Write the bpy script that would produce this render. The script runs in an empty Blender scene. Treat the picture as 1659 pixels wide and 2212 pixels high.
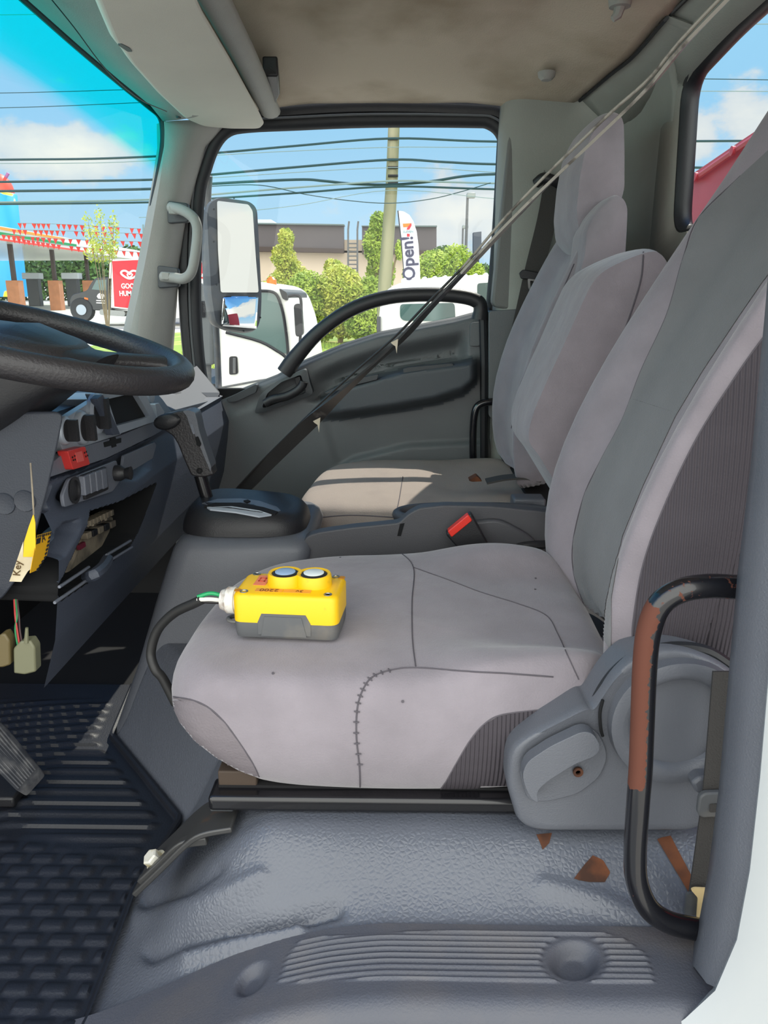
import bpy, bmesh, math, random
from mathutils import Vector as V, Matrix, noise
from mathutils.bvhtree import BVHTree

S = bpy.context.scene
COL = S.collection
random.seed(7)

# ------------------------------------------------------------------ camera
F, CX, CY, VPX, VPY = 1660.0, 829.5, 1106.0, 860.0, 640.0      # frame 1659 x 2212
PIT = math.atan2(CY - VPY, F)
YAW = math.atan((VPX - CX) / (F * math.cos(PIT) + (CY - VPY) * math.sin(PIT)))
EYE = V((0, 0, 1.65))
cam_d = bpy.data.cameras.new('camera')
cam = bpy.data.objects.new('camera', cam_d)
COL.objects.link(cam)
cam.location = EYE
cam.rotation_euler = (math.pi / 2 - PIT, 0, YAW)
cam_d.sensor_fit = 'VERTICAL'
cam_d.sensor_height = 36
cam_d.sensor_width = 27
cam_d.lens = F / 2212 * 36
cam_d.clip_start = 0.02
cam_d.clip_end = 2000
S.camera = cam
ROT = cam.rotation_euler.to_matrix()

# ------------------------------------------------------------------ exposure, sun, sky
S.view_settings.view_transform = 'Standard'
S.view_settings.look = 'None'
S.view_settings.exposure = 0.0
S.view_settings.gamma = 1.0
S.view_settings.use_curve_mapping = False
SUN_DIR = V((0.40, 1.0, 1.28)).normalized()      # towards the sun
sun_d = bpy.data.lights.new('sun', 'SUN')
sun_d.energy = 5.5
sun_d.angle = math.radians(0.6)
sun_d.color = (1.0, 0.93, 0.82)
sun = bpy.data.objects.new('sun', sun_d)
COL.objects.link(sun)
sun.rotation_euler = SUN_DIR.to_track_quat('Z', 'Y').to_euler()
S.cycles.max_bounces = 8
S.cycles.diffuse_bounces = 4
S.cycles.transparent_max_bounces = 16
S.cycles.sample_clamp_indirect = 6.0


def lin(c):
    c /= 255.0
    return c / 12.92 if c <= 0.04045 else ((c + 0.055) / 1.055) ** 2.4


def rgb(r, g, b):
    return (lin(r), lin(g), lin(b), 1.0)


def ray(px, py):
    return ROT @ V(((px - CX) / F, (CY - py) / F, -1.0))


def P(px, py, y):
    d = ray(px, py)
    return EYE + d * (y / d.y)


def PX(px, py, x):
    d = ray(px, py)
    return EYE + d * (x / d.x)


def PZ(px, py, z):
    d = ray(px, py)
    return EYE + d * ((z - EYE.z) / d.z)


# ------------------------------------------------------------------ world: blue sky with bright cumulus
def build_world():
    w = bpy.data.worlds.new('sky')
    S.world = w
    w.use_nodes = True
    nt = w.node_tree
    nt.nodes.clear()
    N, L = nt.nodes.new, nt.links.new
    out = N('ShaderNodeOutputWorld')
    bg = N('ShaderNodeBackground')
    L(bg.outputs[0], out.inputs[0])
    tc = N('ShaderNodeTexCoord')
    d = tc.outputs['Generated']
    sep = N('ShaderNodeSeparateXYZ')
    L(d, sep.inputs[0])

    def math_(op, a, b=None, clamp=False):
        n = N('ShaderNodeMath')
        n.operation = op
        n.use_clamp = clamp
        for i, v in enumerate((a, b)):
            if v is None:
                continue
            if isinstance(v, (int, float)):
                n.inputs[i].default_value = v
            else:
                L(v, n.inputs[i])
        return n.outputs[0]

    ramp = N('ShaderNodeValToRGB')
    L(sep.outputs[2], ramp.inputs[0])
    e = ramp.color_ramp.elements
    e[0].position, e[0].color = 0.0, rgb(206, 232, 250)
    e[1].position, e[1].color = 1.0, rgb(60, 125, 215)
    for p, c in ((0.1, rgb(182, 224, 252)), (0.2, rgb(160, 214, 250)), (0.3, rgb(160, 218, 252)), (0.45, rgb(120, 188, 246))):
        k = e.new(p)
        k.color = c
    # cumulus banks: soft lobes around chosen directions, broken up by noise
    nz = N('ShaderNodeTexNoise')
    mp = N('ShaderNodeMapping')
    mp.inputs['Scale'].default_value = (1, 1, 1.7)
    L(d, mp.inputs[0])
    L(mp.outputs[0], nz.inputs['Vector'])
    nz.inputs['Scale'].default_value = 9.0
    nz.inputs['Detail'].default_value = 9.0
    nz.inputs['Roughness'].default_value = 0.58
    total = None
    for (px, py, wx, wz, amp) in ((120, 325, 0.15, 0.030, 1.0), (1010, 500, 0.13, 0.06, 0.7), (800, 390, 0.12, 0.03, 0.32),
                                  (1640, 255, 0.08, 0.040, 0.85), (1510, 285, 0.05, 0.028, 0.75), (0, 160, 0.07, 0.03, .25),
                                  ((0.95, 0.03, 0.29), 0, 0.38, 0.11, 3.2)):
        v = V(px).normalized() if isinstance(px, tuple) else ray(px, py).normalized()
        right = V((v.y, -v.x, 0)).normalized()
        dp = N('ShaderNodeVectorMath')
        dp.operation = 'DOT_PRODUCT'
        L(d, dp.inputs[0])
        dp.inputs[1].default_value = right
        fw = N('ShaderNodeVectorMath')
        fw.operation = 'DOT_PRODUCT'
        L(d, fw.inputs[0])
        fw.inputs[1].default_value = V((v.x, v.y, 0)).normalized()
        a = math_('DIVIDE', dp.outputs['Value'], wx)
        b = math_('DIVIDE', math_('SUBTRACT', sep.outputs[2], v.z), wz)
        r2 = math_('ADD', math_('MULTIPLY', a, a), math_('MULTIPLY', b, b))
        g = math_('MULTIPLY', math_('EXPONENT', math_('MULTIPLY', r2, -1.0)), amp)
        g = math_('MULTIPLY', g, math_('GREATER_THAN', fw.outputs['Value'], 0.0))
        total = g if total is None else math_('MAXIMUM', total, g)
    # bright cloud added over the unseen sky behind the viewer, to light the cab
    back = N('ShaderNodeMapRange')
    L(sep.outputs[1], back.inputs[0])
    back.inputs[1].default_value, back.inputs[2].default_value = -0.05, -0.45
    back.inputs[3].default_value, back.inputs[4].default_value = 0.0, 1.05
    total = math_('MAXIMUM', total, back.outputs[0])
    dens = math_('ADD', total, math_('MULTIPLY', math_('SUBTRACT', nz.outputs[0], 0.5), 2.1))
    cl = N('ShaderNodeMapRange')
    cl.interpolation_type = 'SMOOTHSTEP'
    L(dens, cl.inputs[0])
    cl.inputs[1].default_value, cl.inputs[2].default_value = 0.36, 0.62
    fac = math_('MULTIPLY', cl.outputs[0], math_('GREATER_THAN', total, 0.04))
    shade = N('ShaderNodeMapRange')
    L(dens, shade.inputs[0])
    shade.inputs[1].default_value, shade.inputs[2].default_value = 0.5, 1.25
    cc = N('ShaderNodeMix')
    cc.data_type = 'RGBA'
    L(shade.outputs[0], cc.inputs[0])
    cc.inputs[6].default_value = rgb(218, 228, 236)
    cc.inputs[7].default_value = rgb(255, 253, 244)
    mix = N('ShaderNodeMix')
    mix.data_type = 'RGBA'
    L(fac, mix.inputs[0])
    L(ramp.outputs[0], mix.inputs[6])
    L(cc.outputs[2], mix.inputs[7])
    # added cloud behind the viewer shines far brighter than the blue, filling the cab
    br = N('ShaderNodeMapRange')
    br.interpolation_type = 'SMOOTHSTEP'
    L(sep.outputs[1], br.inputs[0])
    br.inputs[1].default_value, br.inputs[2].default_value = 0.02, -0.5
    br.inputs[3].default_value, br.inputs[4].default_value = 1.0, SKY_BACK
    L(mix.outputs[2], bg.inputs[0])
    L(br.outputs[0], bg.inputs[1])


SKY_BACK = 3.3
build_world()

# ------------------------------------------------------------------ materials
MATS = {}


def mat(name, col, rough=0.6, metal=0.0, var=0.0, vscale=6.0, bump=0.0, bscale=80.0, btype='noise', spec=0.5, sheen=0.0, coat=0.0, stretch=(1, 1, 1)):
    if name in MATS:
        return MATS[name]
    m = bpy.data.materials.new(name)
    m.use_nodes = True
    nt = m.node_tree
    N, L = nt.nodes.new, nt.links.new
    b = nt.nodes['Principled BSDF']
    b.inputs['Base Color'].default_value = col
    b.inputs['Roughness'].default_value = rough
    b.inputs['Metallic'].default_value = metal
    b.inputs['Specular IOR Level'].default_value = spec
    b.inputs['Sheen Weight'].default_value = sheen
    b.inputs['Coat Weight'].default_value = coat
    tc = N('ShaderNodeTexCoord')
    mp = N('ShaderNodeMapping')
    mp.inputs['Scale'].default_value = stretch
    L(tc.outputs['Object'], mp.inputs[0])
    if var:
        n = N('ShaderNodeTexNoise')
        n.inputs['Scale'].default_value = vscale
        n.inputs['Detail'].default_value = 5
        L(mp.outputs[0], n.inputs['Vector'])
        mr = N('ShaderNodeMapRange')
        mr.inputs[1].default_value, mr.inputs[2].default_value = 0.3, 0.7
        mr.inputs[3].default_value, mr.inputs[4].default_value = 1 - var, 1 + var
        L(n.outputs[0], mr.inputs[0])
        mx = N('ShaderNodeVectorMath')
        mx.operation = 'SCALE'
        mx.inputs[0].default_value = col[:3]
        L(mr.outputs[0], mx.inputs['Scale'])
        L(mx.outputs[0], b.inputs['Base Color'])
    if bump:
        if btype == 'voronoi':
            n = N('ShaderNodeTexVoronoi')
            n.inputs['Scale'].default_value = bscale
            o = n.outputs['Distance']
        elif btype == 'leather':
            n = N('ShaderNodeTexVoronoi')
            n.feature = 'DISTANCE_TO_EDGE'
            n.inputs['Scale'].default_value = bscale
            n.inputs['Randomness'].default_value = 1.0
            o = n.outputs['Distance']
        elif btype == 'wave':
            n = N('ShaderNodeTexWave')
            n.inputs['Scale'].default_value = bscale
            o = n.outputs[0]
        else:
            n = N('ShaderNodeTexNoise')
            n.inputs['Scale'].default_value = bscale
            n.inputs['Detail'].default_value = 3
            o = n.outputs[0]
        L(mp.outputs[0], n.inputs['Vector'])
        bp = N('ShaderNodeBump')
        bp.inputs['Strength'].default_value = bump
        bp.inputs['Distance'].default_value = 0.002
        L(o, bp.inputs['Height'])
        L(bp.outputs[0], b.inputs['Normal'])
    MATS[name] = m
    return m


def stained(name, col, col2, scale=5.0, lo=0.5, hi=0.62, rough=0.6, rough2=None, bump=0.0, bscale=80.0, metal=0.0, detail=6.0, stretch=(1, 1, 1)):
    """two-tone wear: patches of col2 with their own outline on col"""
    m = mat(name, col, rough, metal, bump=bump, bscale=bscale)
    nt = m.node_tree
    N, L = nt.nodes.new, nt.links.new
    b = nt.nodes['Principled BSDF']
    tc = N('ShaderNodeTexCoord')
    mp = N('ShaderNodeMapping')
    mp.inputs['Scale'].default_value = stretch
    L(tc.outputs['Object'], mp.inputs[0])
    n = N('ShaderNodeTexNoise')
    n.inputs['Scale'].default_value = scale
    n.inputs['Detail'].default_value = detail
    L(mp.outputs[0], n.inputs['Vector'])
    mr = N('ShaderNodeMapRange')
    mr.inputs[1].default_value, mr.inputs[2].default_value = lo, hi
    L(n.outputs[0], mr.inputs[0])
    mx = N('ShaderNodeMix')
    mx.data_type = 'RGBA'
    mx.inputs[6].default_value = col
    mx.inputs[7].default_value = col2
    L(mr.outputs[0], mx.inputs[0])
    L(mx.outputs[2], b.inputs['Base Color'])
    if rough2 is not None:
        r = N('ShaderNodeMapRange')
        r.inputs[3].default_value, r.inputs[4].default_value = rough, rough2
        L(mr.outputs[0], r.inputs[0])
        L(r.outputs[0], b.inputs['Roughness'])
    return m


def glass(name, tint=(1, 1, 1, 1), refl=0.05):
    m = bpy.data.materials.new(name)
    m.use_nodes = True
    nt = m.node_tree
    nt.nodes.clear()
    N, L = nt.nodes.new, nt.links.new
    out = N('ShaderNodeOutputMaterial')
    mx = N('ShaderNodeMixShader')
    tr = N('ShaderNodeBsdfTransparent')
    gl = N('ShaderNodeBsdfGlossy')
    gl.inputs['Roughness'].default_value = 0.02
    tr.inputs[0].default_value = tint
    mx.inputs[0].default_value = refl
    L(tr.outputs[0], mx.inputs[1])
    L(gl.outputs[0], mx.inputs[2])
    L(mx.outputs[0], out.inputs[0])
    MATS[name] = m
    return m


# ------------------------------------------------------------------ scene graph helpers
WLOC = {}


def tag(o, label=None, cat=None, group=None, kind=None):
    if label:
        o['label'] = label
    if cat:
        o['category'] = cat
    if group:
        o['group'] = group
    if kind:
        o['kind'] = kind
    return o


def empty(name, loc, label, cat, group=None, kind=None):
    o = bpy.data.objects.new(name, None)
    o.empty_display_size = 0.05
    o.location = loc
    COL.objects.link(o)
    WLOC[o.name] = V(loc)
    return tag(o, label, cat, group, kind)


def resample(loop, n):
    loop = [V(p) for p in loop]
    ln = [(loop[(i + 1) % len(loop)] - loop[i]).length for i in range(len(loop))]
    tot = sum(ln)
    out = []
    for k in range(n):
        d = tot * k / n
        i = 0
        while d > ln[i] and i < len(loop) - 1:
            d -= ln[i]
            i += 1
        out.append(loop[i].lerp(loop[(i + 1) % len(loop)], min(1, d / max(ln[i], 1e-9))))
    return out


class MB:
    """collects shapes (world coordinates) and links them as one mesh object"""

    def __init__(self):
        self.v, self.f, self.mi = [], [], []

    def add(self, vs, fs, mi=0):
        b = len(self.v)
        self.v += [V(x) for x in vs]
        self.f += [tuple(b + i for i in f) for f in fs]
        self.mi += [mi] * len(fs)
        return self

    def box(self, c, s, rot=None, mi=0):
        c = V(c)
        vs = [V((sx * s[0] / 2, sy * s[1] / 2, sz * s[2] / 2)) for sx in (-1, 1) for sy in (-1, 1) for sz in (-1, 1)]
        if rot is not None:
            vs = [rot @ v for v in vs]
        return self.add([c + v for v in vs], [(0, 1, 3, 2), (4, 6, 7, 5), (0, 4, 5, 1), (2, 3, 7, 6), (0, 2, 6, 4), (1, 5, 7, 3)], mi)

    def prism(self, pts, ext, mi=0):
        """closed outline pushed along ext"""
        n = len(pts)
        pts = [V(p) for p in pts]
        ext = V(ext)
        fs = [tuple(range(n))[::-1], tuple(range(n, 2 * n))] + [(i, (i + 1) % n, n + (i + 1) % n, n + i) for i in range(n)]
        return self.add(pts + [p + ext for p in pts], fs, mi)

    def loft(self, rings, closed=True, caps=True, loop=False, mi=0):
        n = max(len(r) for r in rings)
        rings = [r if len(r) == n else resample(r, n) for r in rings]
        vs = [p for r in rings for p in r]
        fs = []
        m = len(rings)
        for k in range(m if loop else m - 1):
            a, b = k * n, ((k + 1) % m) * n
            for i in range(n if closed else n - 1):
                j = (i + 1) % n
                fs.append((a + i, a + j, b + j, b + i))
        if caps and closed and not loop:
            fs.append(tuple(range(n))[::-1])
            fs.append(tuple((m - 1) * n + i for i in range(n)))
        return self.add(vs, fs, mi)

    def tube(self, pts, r, seg=10, closed=False, caps=True, flat=None, up=None, mi=0):
        """sweep along pts; r number or per-point list; flat = (ra, rb) ellipse with rb along up"""
        pts = [V(p) for p in pts]
        n = len(pts)
        rings = []
        prev = None
        for i in range(n):
            if closed:
                t = pts[(i + 1) % n] - pts[i - 1]
            else:
                t = pts[min(i + 1, n - 1)] - pts[max(i - 1, 0)]
            t = t.normalized() if t.length > 1e-9 else V((0, 0, 1))
            ref = V(up) if up is not None else (prev if prev is not None else (V((0, 0, 1)) if abs(t.z) < 0.9 else V((1, 0, 0))))
            a = ref - t * ref.dot(t)
            a = a.normalized() if a.length > 1e-6 else t.orthogonal().normalized()
            prev = a
            b = t.cross(a)
            rr = r[i] if isinstance(r, (list, tuple)) else r
            ra, rb = (flat[0], flat[1]) if flat else (rr, rr)
            if flat and isinstance(r, (list, tuple)):
                ra, rb = ra * r[i], rb * r[i]
            rings.append([pts[i] + b * (ra * math.cos(2 * math.pi * k / seg)) + a * (rb * math.sin(2 * math.pi * k / seg)) for k in range(seg)])
        return self.loft(rings, True, caps, loop=closed, mi=mi)

    def lathe(self, prof, c, axis=(0, 0, 1), seg=20, mi=0):
        """profile of (radius, height) turned about axis through c"""
        ax = V(axis).normalized()
        a = ax.orthogonal().normalized()
        b = ax.cross(a)
        c = V(c)
        rings = [[c + ax * h + (a * math.cos(2 * math.pi * k / seg) + b * math.sin(2 * math.pi * k / seg)) * max(r, 1e-4) for k in range(seg)] for r, h in prof]
        return self.loft(rings, True, True, mi=mi)

    def ribbon(self, pts, side, w, th, mi=0):
        """flat strap of width w along side and thickness th"""
        pts = [V(p) for p in pts]
        rings = []
        for i, p in enumerate(pts):
            t = (pts[min(i + 1, len(pts) - 1)] - pts[max(i - 1, 0)]).normalized()
            s = V(side[i]) if isinstance(side, list) else V(side)
            s = (s - t * s.dot(t)).normalized()
            nn = t.cross(s).normalized()
            ww = w[i] if isinstance(w, (list, tuple)) else w
            rings.append([p - s * ww / 2 - nn * th / 2, p + s * ww / 2 - nn * th / 2, p + s * ww / 2 + nn * th / 2, p - s * ww / 2 + nn * th / 2])
        return self.loft(rings, mi=mi)

    def sheet(self, grid, mi=0):
        n = len(grid[0])
        vs = [p for r in grid for p in r]
        fs = [(k * n + i, k * n + i + 1, (k + 1) * n + i + 1, (k + 1) * n + i) for k in range(len(grid) - 1) for i in range(n - 1)]
        return self.add(vs, fs, mi)

    def build(self, name, mats, parent=None, smooth=40, bevel=0, bseg=2, sub=0, solid=0, kind=None, label=None):
        if not isinstance(mats, (list, tuple)):
            mats = [mats]
        if parent is not None:
            org = WLOC[parent.name]
        else:
            n = len(self.v)
            org = V((sum(v.x for v in self.v) / n, sum(v.y for v in self.v) / n, min(v.z for v in self.v)))
        me = bpy.data.meshes.new(name)
        me.from_pydata([v - org for v in self.v], [], self.f)
        for m in mats:
            me.materials.append(m)
        for p, i in zip(me.polygons, self.mi):
            p.material_index = i
        bm = bmesh.new()
        bm.from_mesh(me)
        bmesh.ops.recalc_face_normals(bm, faces=bm.faces)
        bm.to_mesh(me)
        bm.free()
        o = bpy.data.objects.new(name, me)
        COL.objects.link(o)
        if parent is not None:
            o.parent = parent
        else:
            o.location = org
        WLOC[o.name] = org.copy()
        if smooth:
            for p in me.polygons:
                p.use_smooth = True
            if smooth < 180:
                me.set_sharp_from_angle(angle=math.radians(smooth))
        if solid:
            md = o.modifiers.new('solid', 'SOLIDIFY')
            md.thickness = solid
            md.offset = -1
        if bevel:
            md = o.modifiers.new('bevel', 'BEVEL')
            md.width = bevel
            md.segments = bseg
            md.limit_method = 'ANGLE'
            md.angle_limit = math.radians(35)
            md.harden_normals = False
        if sub:
            md = o.modifiers.new('sub', 'SUBSURF')
            md.levels = md.render_levels = sub
        if kind:
            o['kind'] = kind
        if label:
            o['label'] = label
        return o


def spline(pts, n=6, closed=False):
    """Catmull-Rom through pts"""
    pts = [V(p) for p in pts]
    m = len(pts)
    out = []
    for i in range(m if closed else m - 1):
        if closed:
            p0, p1, p2, p3 = pts[i - 1], pts[i], pts[(i + 1) % m], pts[(i + 2) % m]
        else:
            p1, p2 = pts[i], pts[i + 1]
            p0 = pts[i - 1] if i > 0 else p1 * 2 - p2
            p3 = pts[i + 2] if i + 2 < m else p2 * 2 - p1
        for k in range(n):
            t = k / n
            out.append(0.5 * ((2 * p1) + (p2 - p0) * t + (2 * p0 - 5 * p1 + 4 * p2 - p3) * t * t + (3 * p1 - p0 - 3 * p2 + p3) * t ** 3))
    if not closed:
        out.append(pts[-1])
    return out


def lerp_table(tab, x):
    if x <= tab[0][0]:
        return tab[0][1]
    for (a, b), (c, d) in zip(tab, tab[1:]):
        if x <= c:
            return b + (d - b) * (x - a) / (c - a)
    return tab[-1][1]


def sm(a, b, x):
    t = max(0.0, min(1.0, (x - a) / (b - a)))
    return t * t * (3 - 2 * t)


def rounded(pts, r, n=4):
    """round the corners of a closed polygon of 3-D points"""
    pts = [V(p) for p in pts]
    out = []
    m = len(pts)
    for i in range(m):
        p, a, b = pts[i], pts[i - 1], pts[(i + 1) % m]
        rr = r[i] if isinstance(r, (list, tuple)) else r
        da, db = (a - p), (b - p)
        ra = min(rr, da.length * 0.48)
        rb = min(rr, db.length * 0.48)
        s, e = p + da.normalized() * ra, p + db.normalized() * rb
        for k in range(n + 1):
            t = k / n
            out.append(s * (1 - t) ** 2 + p * 2 * t * (1 - t) + e * t * t)
    return out


def surface_of(*objs):
    """ray-castable copy of built meshes, world space, modifiers applied"""
    dg = bpy.context.evaluated_depsgraph_get()
    dg.update()
    vs, ps = [], []
    for o in objs:
        ev = o.evaluated_get(dg)
        me = ev.to_mesh()
        b = len(vs)
        org = WLOC[o.name]
        vs += [v.co + org for v in me.vertices]
        ps += [tuple(b + i for i in p.vertices) for p in me.polygons]
        ev.to_mesh_clear()
    return BVHTree.FromPolygons(vs, ps)


def on_surface(tree, pts, off=0.0):
    """points of the surface seen along the given sight lines"""
    out = []
    for px, py in pts:
        d = ray(px, py).normalized()
        loc, nor, idx, dist = tree.ray_cast(EYE, d)
        if loc is None:
            continue
        if nor.dot(d) > 0:
            nor = -nor
        out.append((loc + nor * off, nor))
    return out


def dense(pts, step=8):
    s = spline([V((a, b, 0)) for a, b in pts], 8)
    return [(p.x, p.y) for p in s]


def seam(name, tree, pts, m, parent, r=0.0016, off=0.0004):
    q = [p for p, n in on_surface(tree, dense(pts), off)]
    if len(q) > 2:
        return MB().tube(q, r, 6).build(name, m, parent)


def text_mb(s, size, origin, xdir, ydir, depth=0.002, bold=0.0, squash=1.0):
    """lettering as an MB: origin is the lower-left corner, glyphs run along xdir and stand along ydir"""
    cu = bpy.data.curves.new('lettering', 'FONT')
    cu.body = s
    cu.size = size
    cu.extrude = depth
    cu.offset = bold
    cu.resolution_u = 3
    o = bpy.data.objects.new('lettering', cu)
    COL.objects.link(o)
    dg = bpy.context.evaluated_depsgraph_get()
    dg.update()
    me = o.evaluated_get(dg).to_mesh()
    xd, yd = V(xdir).normalized(), V(ydir).normalized()
    zd = xd.cross(yd)
    mb = MB()
    mb.add([V(origin) + xd * (v.co.x * squash) + yd * v.co.y + zd * v.co.z for v in me.vertices], [tuple(p.vertices) for p in me.polygons])
    o.evaluated_get(dg).to_mesh_clear()
    bpy.data.objects.remove(o)
    bpy.data.curves.remove(cu)
    return mb


# ------------------------------------------------------------------ palette
M_FAB = mat('seat_velour', rgb(134, 128, 134), 0.95, var=0.10, vscale=14, bump=0.35, bscale=420, sheen=0.35, spec=0.1)
# soft puckers of stretched cloth under the fine nap
_nt = M_FAB.node_tree
_tc = _nt.nodes.new('ShaderNodeTexCoord')
_n = _nt.nodes.new('ShaderNodeTexNoise')
_n.inputs['Scale'].default_value = 22
_n.inputs['Detail'].default_value = 2
_b2 = _nt.nodes.new('ShaderNodeBump')
_b2.inputs['Strength'].default_value = 0.22
_b2.inputs['Distance'].default_value = 0.012
_nt.links.new(_tc.outputs['Object'], _n.inputs['Vector'])
_nt.links.new(_n.outputs[0], _b2.inputs['Height'])
_b1 = [q for q in _nt.nodes if q.type == 'BUMP' and q is not _b2 and q.inputs['Distance'].default_value < 0.005][0]
_nt.links.new(_b2.outputs[0], _b1.inputs['Normal'])
M_FABD = mat('seat_velour_insert', rgb(113, 114, 116), 0.95, var=0.06, vscale=12, bump=0.35, bscale=420, sheen=0.25, spec=0.1)
M_FABR = mat('seat_ribbed_side', rgb(76, 72, 77), 0.95, var=0.05, vscale=20, bump=0.9, bscale=170, btype='wave', stretch=(0.35, 0.35, 1), spec=0.1)
M_FABL = mat('seat_ribbed_corner', rgb(116, 110, 114), 0.95, var=0.05, vscale=20, bump=0.5, bscale=300, spec=0.1)
M_FABB = stained('seat_velour_tan', rgb(150, 138, 130), rgb(134, 123, 118), 7, 0.5, 0.75, 0.95, bump=0.35, bscale=420)
M_THREAD = mat('thread', rgb(84, 80, 86), 0.9)
M_PGREY = mat('plastic_blue_grey', rgb(92, 95, 102), 0.40, var=0.05, vscale=9, bump=0.25, bscale=500)
M_SILL = stained('plastic_sill', rgb(80, 82, 90), rgb(94, 91, 92), 9, 0.45, 0.7, 0.5, bump=0.3, bscale=420)
M_DOOR = mat('plastic_door', rgb(98, 101, 103), 0.55, var=0.06, vscale=7, bump=0.25, bscale=450)
M_DOORD = mat('plastic_door_dark', rgb(62, 65, 68), 0.5, bump=0.2, bscale=450)
M_DASH = mat('plastic_dash', rgb(66, 72, 85), 0.5, var=0.06, vscale=6, bump=0.3, bscale=420)
M_DASHL = mat('plastic_dash_light', rgb(104, 108, 118), 0.5, var=0.05, vscale=6, bump=0.3, bscale=420)
M_PILLAR = mat('plastic_pillar', rgb(148, 148, 143), 0.65, var=0.05, vscale=8, bump=0.3, bscale=350)
M_HEAD = stained('headliner_cloth', rgb(188, 176, 158), rgb(116, 98, 68), 3.6, 0.46, 0.85, 0.95, bump=0.4, bscale=300)
M_TRIM = stained('rear_trim', rgb(146, 148, 141), rgb(126, 122, 112), 2.5, 0.5, 0.8, 0.75, bump=0.2, bscale=300)
M_VISOR = mat('visor_vinyl', rgb(204, 200, 188), 0.8, var=0.04, vscale=5, bump=0.2, bscale=500)
M_RUB = mat('rubber_seal', rgb(30, 32, 36), 0.5, bump=0.15, bscale=200)
M_BLACK = mat('black_plastic', rgb(34, 34, 37), 0.45, bump=0.2, bscale=400)
M_BLK2 = mat('black_leather', rgb(44, 42, 44), 0.42, var=0.06, vscale=20, bump=0.5, bscale=260)
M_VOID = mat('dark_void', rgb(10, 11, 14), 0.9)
M_BMET = mat('black_enamel', rgb(22, 22, 25), 0.25, coat=0.3)
M_STEEL = mat('steel', rgb(150, 150, 148), 0.35, metal=0.9, var=0.1, vscale=30)
M_ZINC = stained('zinc_bolt', rgb(205, 203, 192), rgb(176, 166, 132), 60, 0.45, 0.6, 0.4)
M_MAT = mat('rubber_mat', rgb(27, 30, 38), 0.5, var=0.2, vscale=9, bump=0.25, bscale=300)
M_VINYL = mat('floor_vinyl', rgb(90, 94, 103), 0.29, var=0.05, vscale=5, bump=0.5, bscale=170, btype='leather')
M_RUST = stained('rust', rgb(104, 60, 34), rgb(62, 38, 26), 25, 0.4, 0.6, 0.9)
M_WHITE = stained('white_paint', rgb(166, 170, 171), rgb(150, 142, 124), 3, 0.62, 0.8, 0.35)
M_BELT = mat('belt_webbing', rgb(62, 60, 58), 0.8, bump=0.5, bscale=500)
M_YEL = stained('yellow_plastic', rgb(240, 190, 12), rgb(150, 108, 30), 34, 0.63, 0.8, 0.42)
M_GREYP = stained('grey_plastic', rgb(88, 90, 92), rgb(112, 108, 102), 26, 0.5, 0.75, 0.5)
M_RED = mat('red_plastic', rgb(196, 52, 48), 0.4)
M_SILV = mat('silver_plastic', rgb(168, 176, 186), 0.35, metal=0.25)


def proj(q):
    d = ROT.transposed() @ (V(q) - EYE)
    return CX + F * d.x / -d.z, CY - F * d.y / -d.z


def inside(poly, x, y):
    c = False
    j = len(poly) - 1
    for i in range(len(poly)):
        (xi, yi), (xj, yj) = poly[i], poly[j]
        if (yi > y) != (yj > y) and x < (xj - xi) * (y - yi) / (yj - yi) + xi:
            c = not c
        j = i
    return c


def edge_dist(poly, x, y):
    """signed distance in outline units, positive inside"""
    best = 1e9
    for i in range(len(poly)):
        ax, ay = poly[i - 1]
        bx, by = poly[i]
        dx, dy = bx - ax, by - ay
        t = max(0, min(1, ((x - ax) * dx + (y - ay) * dy) / (dx * dx + dy * dy + 1e-9)))
        best = min(best, math.hypot(x - ax - t * dx, y - ay - t * dy))
    return best if inside(poly, x, y) else -best


def pts_y(poly, y):
    return [P(a, b, y) for a, b in poly]


def pts_x(poly, x):
    return [PX(a, b, x) for a, b in poly]


# ================================================================== THE CAB SHELL
# ---- headliner
CEIL_X = [(0.6, 0.535), (1.64, 0.531), (1.707, 0.519), (1.872, 0.507), (1.975, 0.485), (2.121, 0.451), (2.25, 0.40)]
CEIL_Z = [(0.6, 2.17), (1.64, 2.18), (1.707, 2.17), (1.872, 2.15), (1.975, 2.14), (2.121, 2.12), (2.25, 2.118)]


def zceil(x, y):
    z = 2.215 - 0.078 * sm(1.7, 2.2, y) - 0.05 * sm(0.9, 0.62, y) - .02 * sm(-.2, -.45, x)
    ze = lerp_table(CEIL_Z, y)
    return z + (ze - z) * sm(lerp_table(CEIL_X, y) - 0.25, lerp_table(CEIL_X, y), x)


g = [[V((x, y, zceil(x, y) + 0.004 * noise.noise(V((x * 5, y * 5, 0))))) for x in [-0.62 + (lerp_table(CEIL_X, y) + 0.62) * i / 40 for i in range(41)]] for y in [0.60 + 1.63 * j / 50 for j in range(51)]]
ceiling = MB().sheet(g).build('ceiling', M_HEAD, smooth=180, solid=-0.03, kind='structure')
MB().lathe([(0.0, -0.014), (0.012, -0.013), (0.019, -0.006), (0.021, 0.004)], PZ(1181, 160, 2.142), (0, 0, 1), 18).build('headliner_button', M_PILLAR, ceiling)
hk = MB()
c = PZ(1340, 2, 2.18)
hk.lathe([(0.0, -0.012), (0.02, -0.01), (0.024, 0.012)], c, (0, 0, 1), 16)
hk.tube([c + V((0, 0, -.008)), c + V((-.004, .0, -.024)), c + V((-.012, 0, -.03))], [0.011, 0.009, 0.006], 8)
hk.build('coat_hook', M_PILLAR, ceiling)

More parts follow.
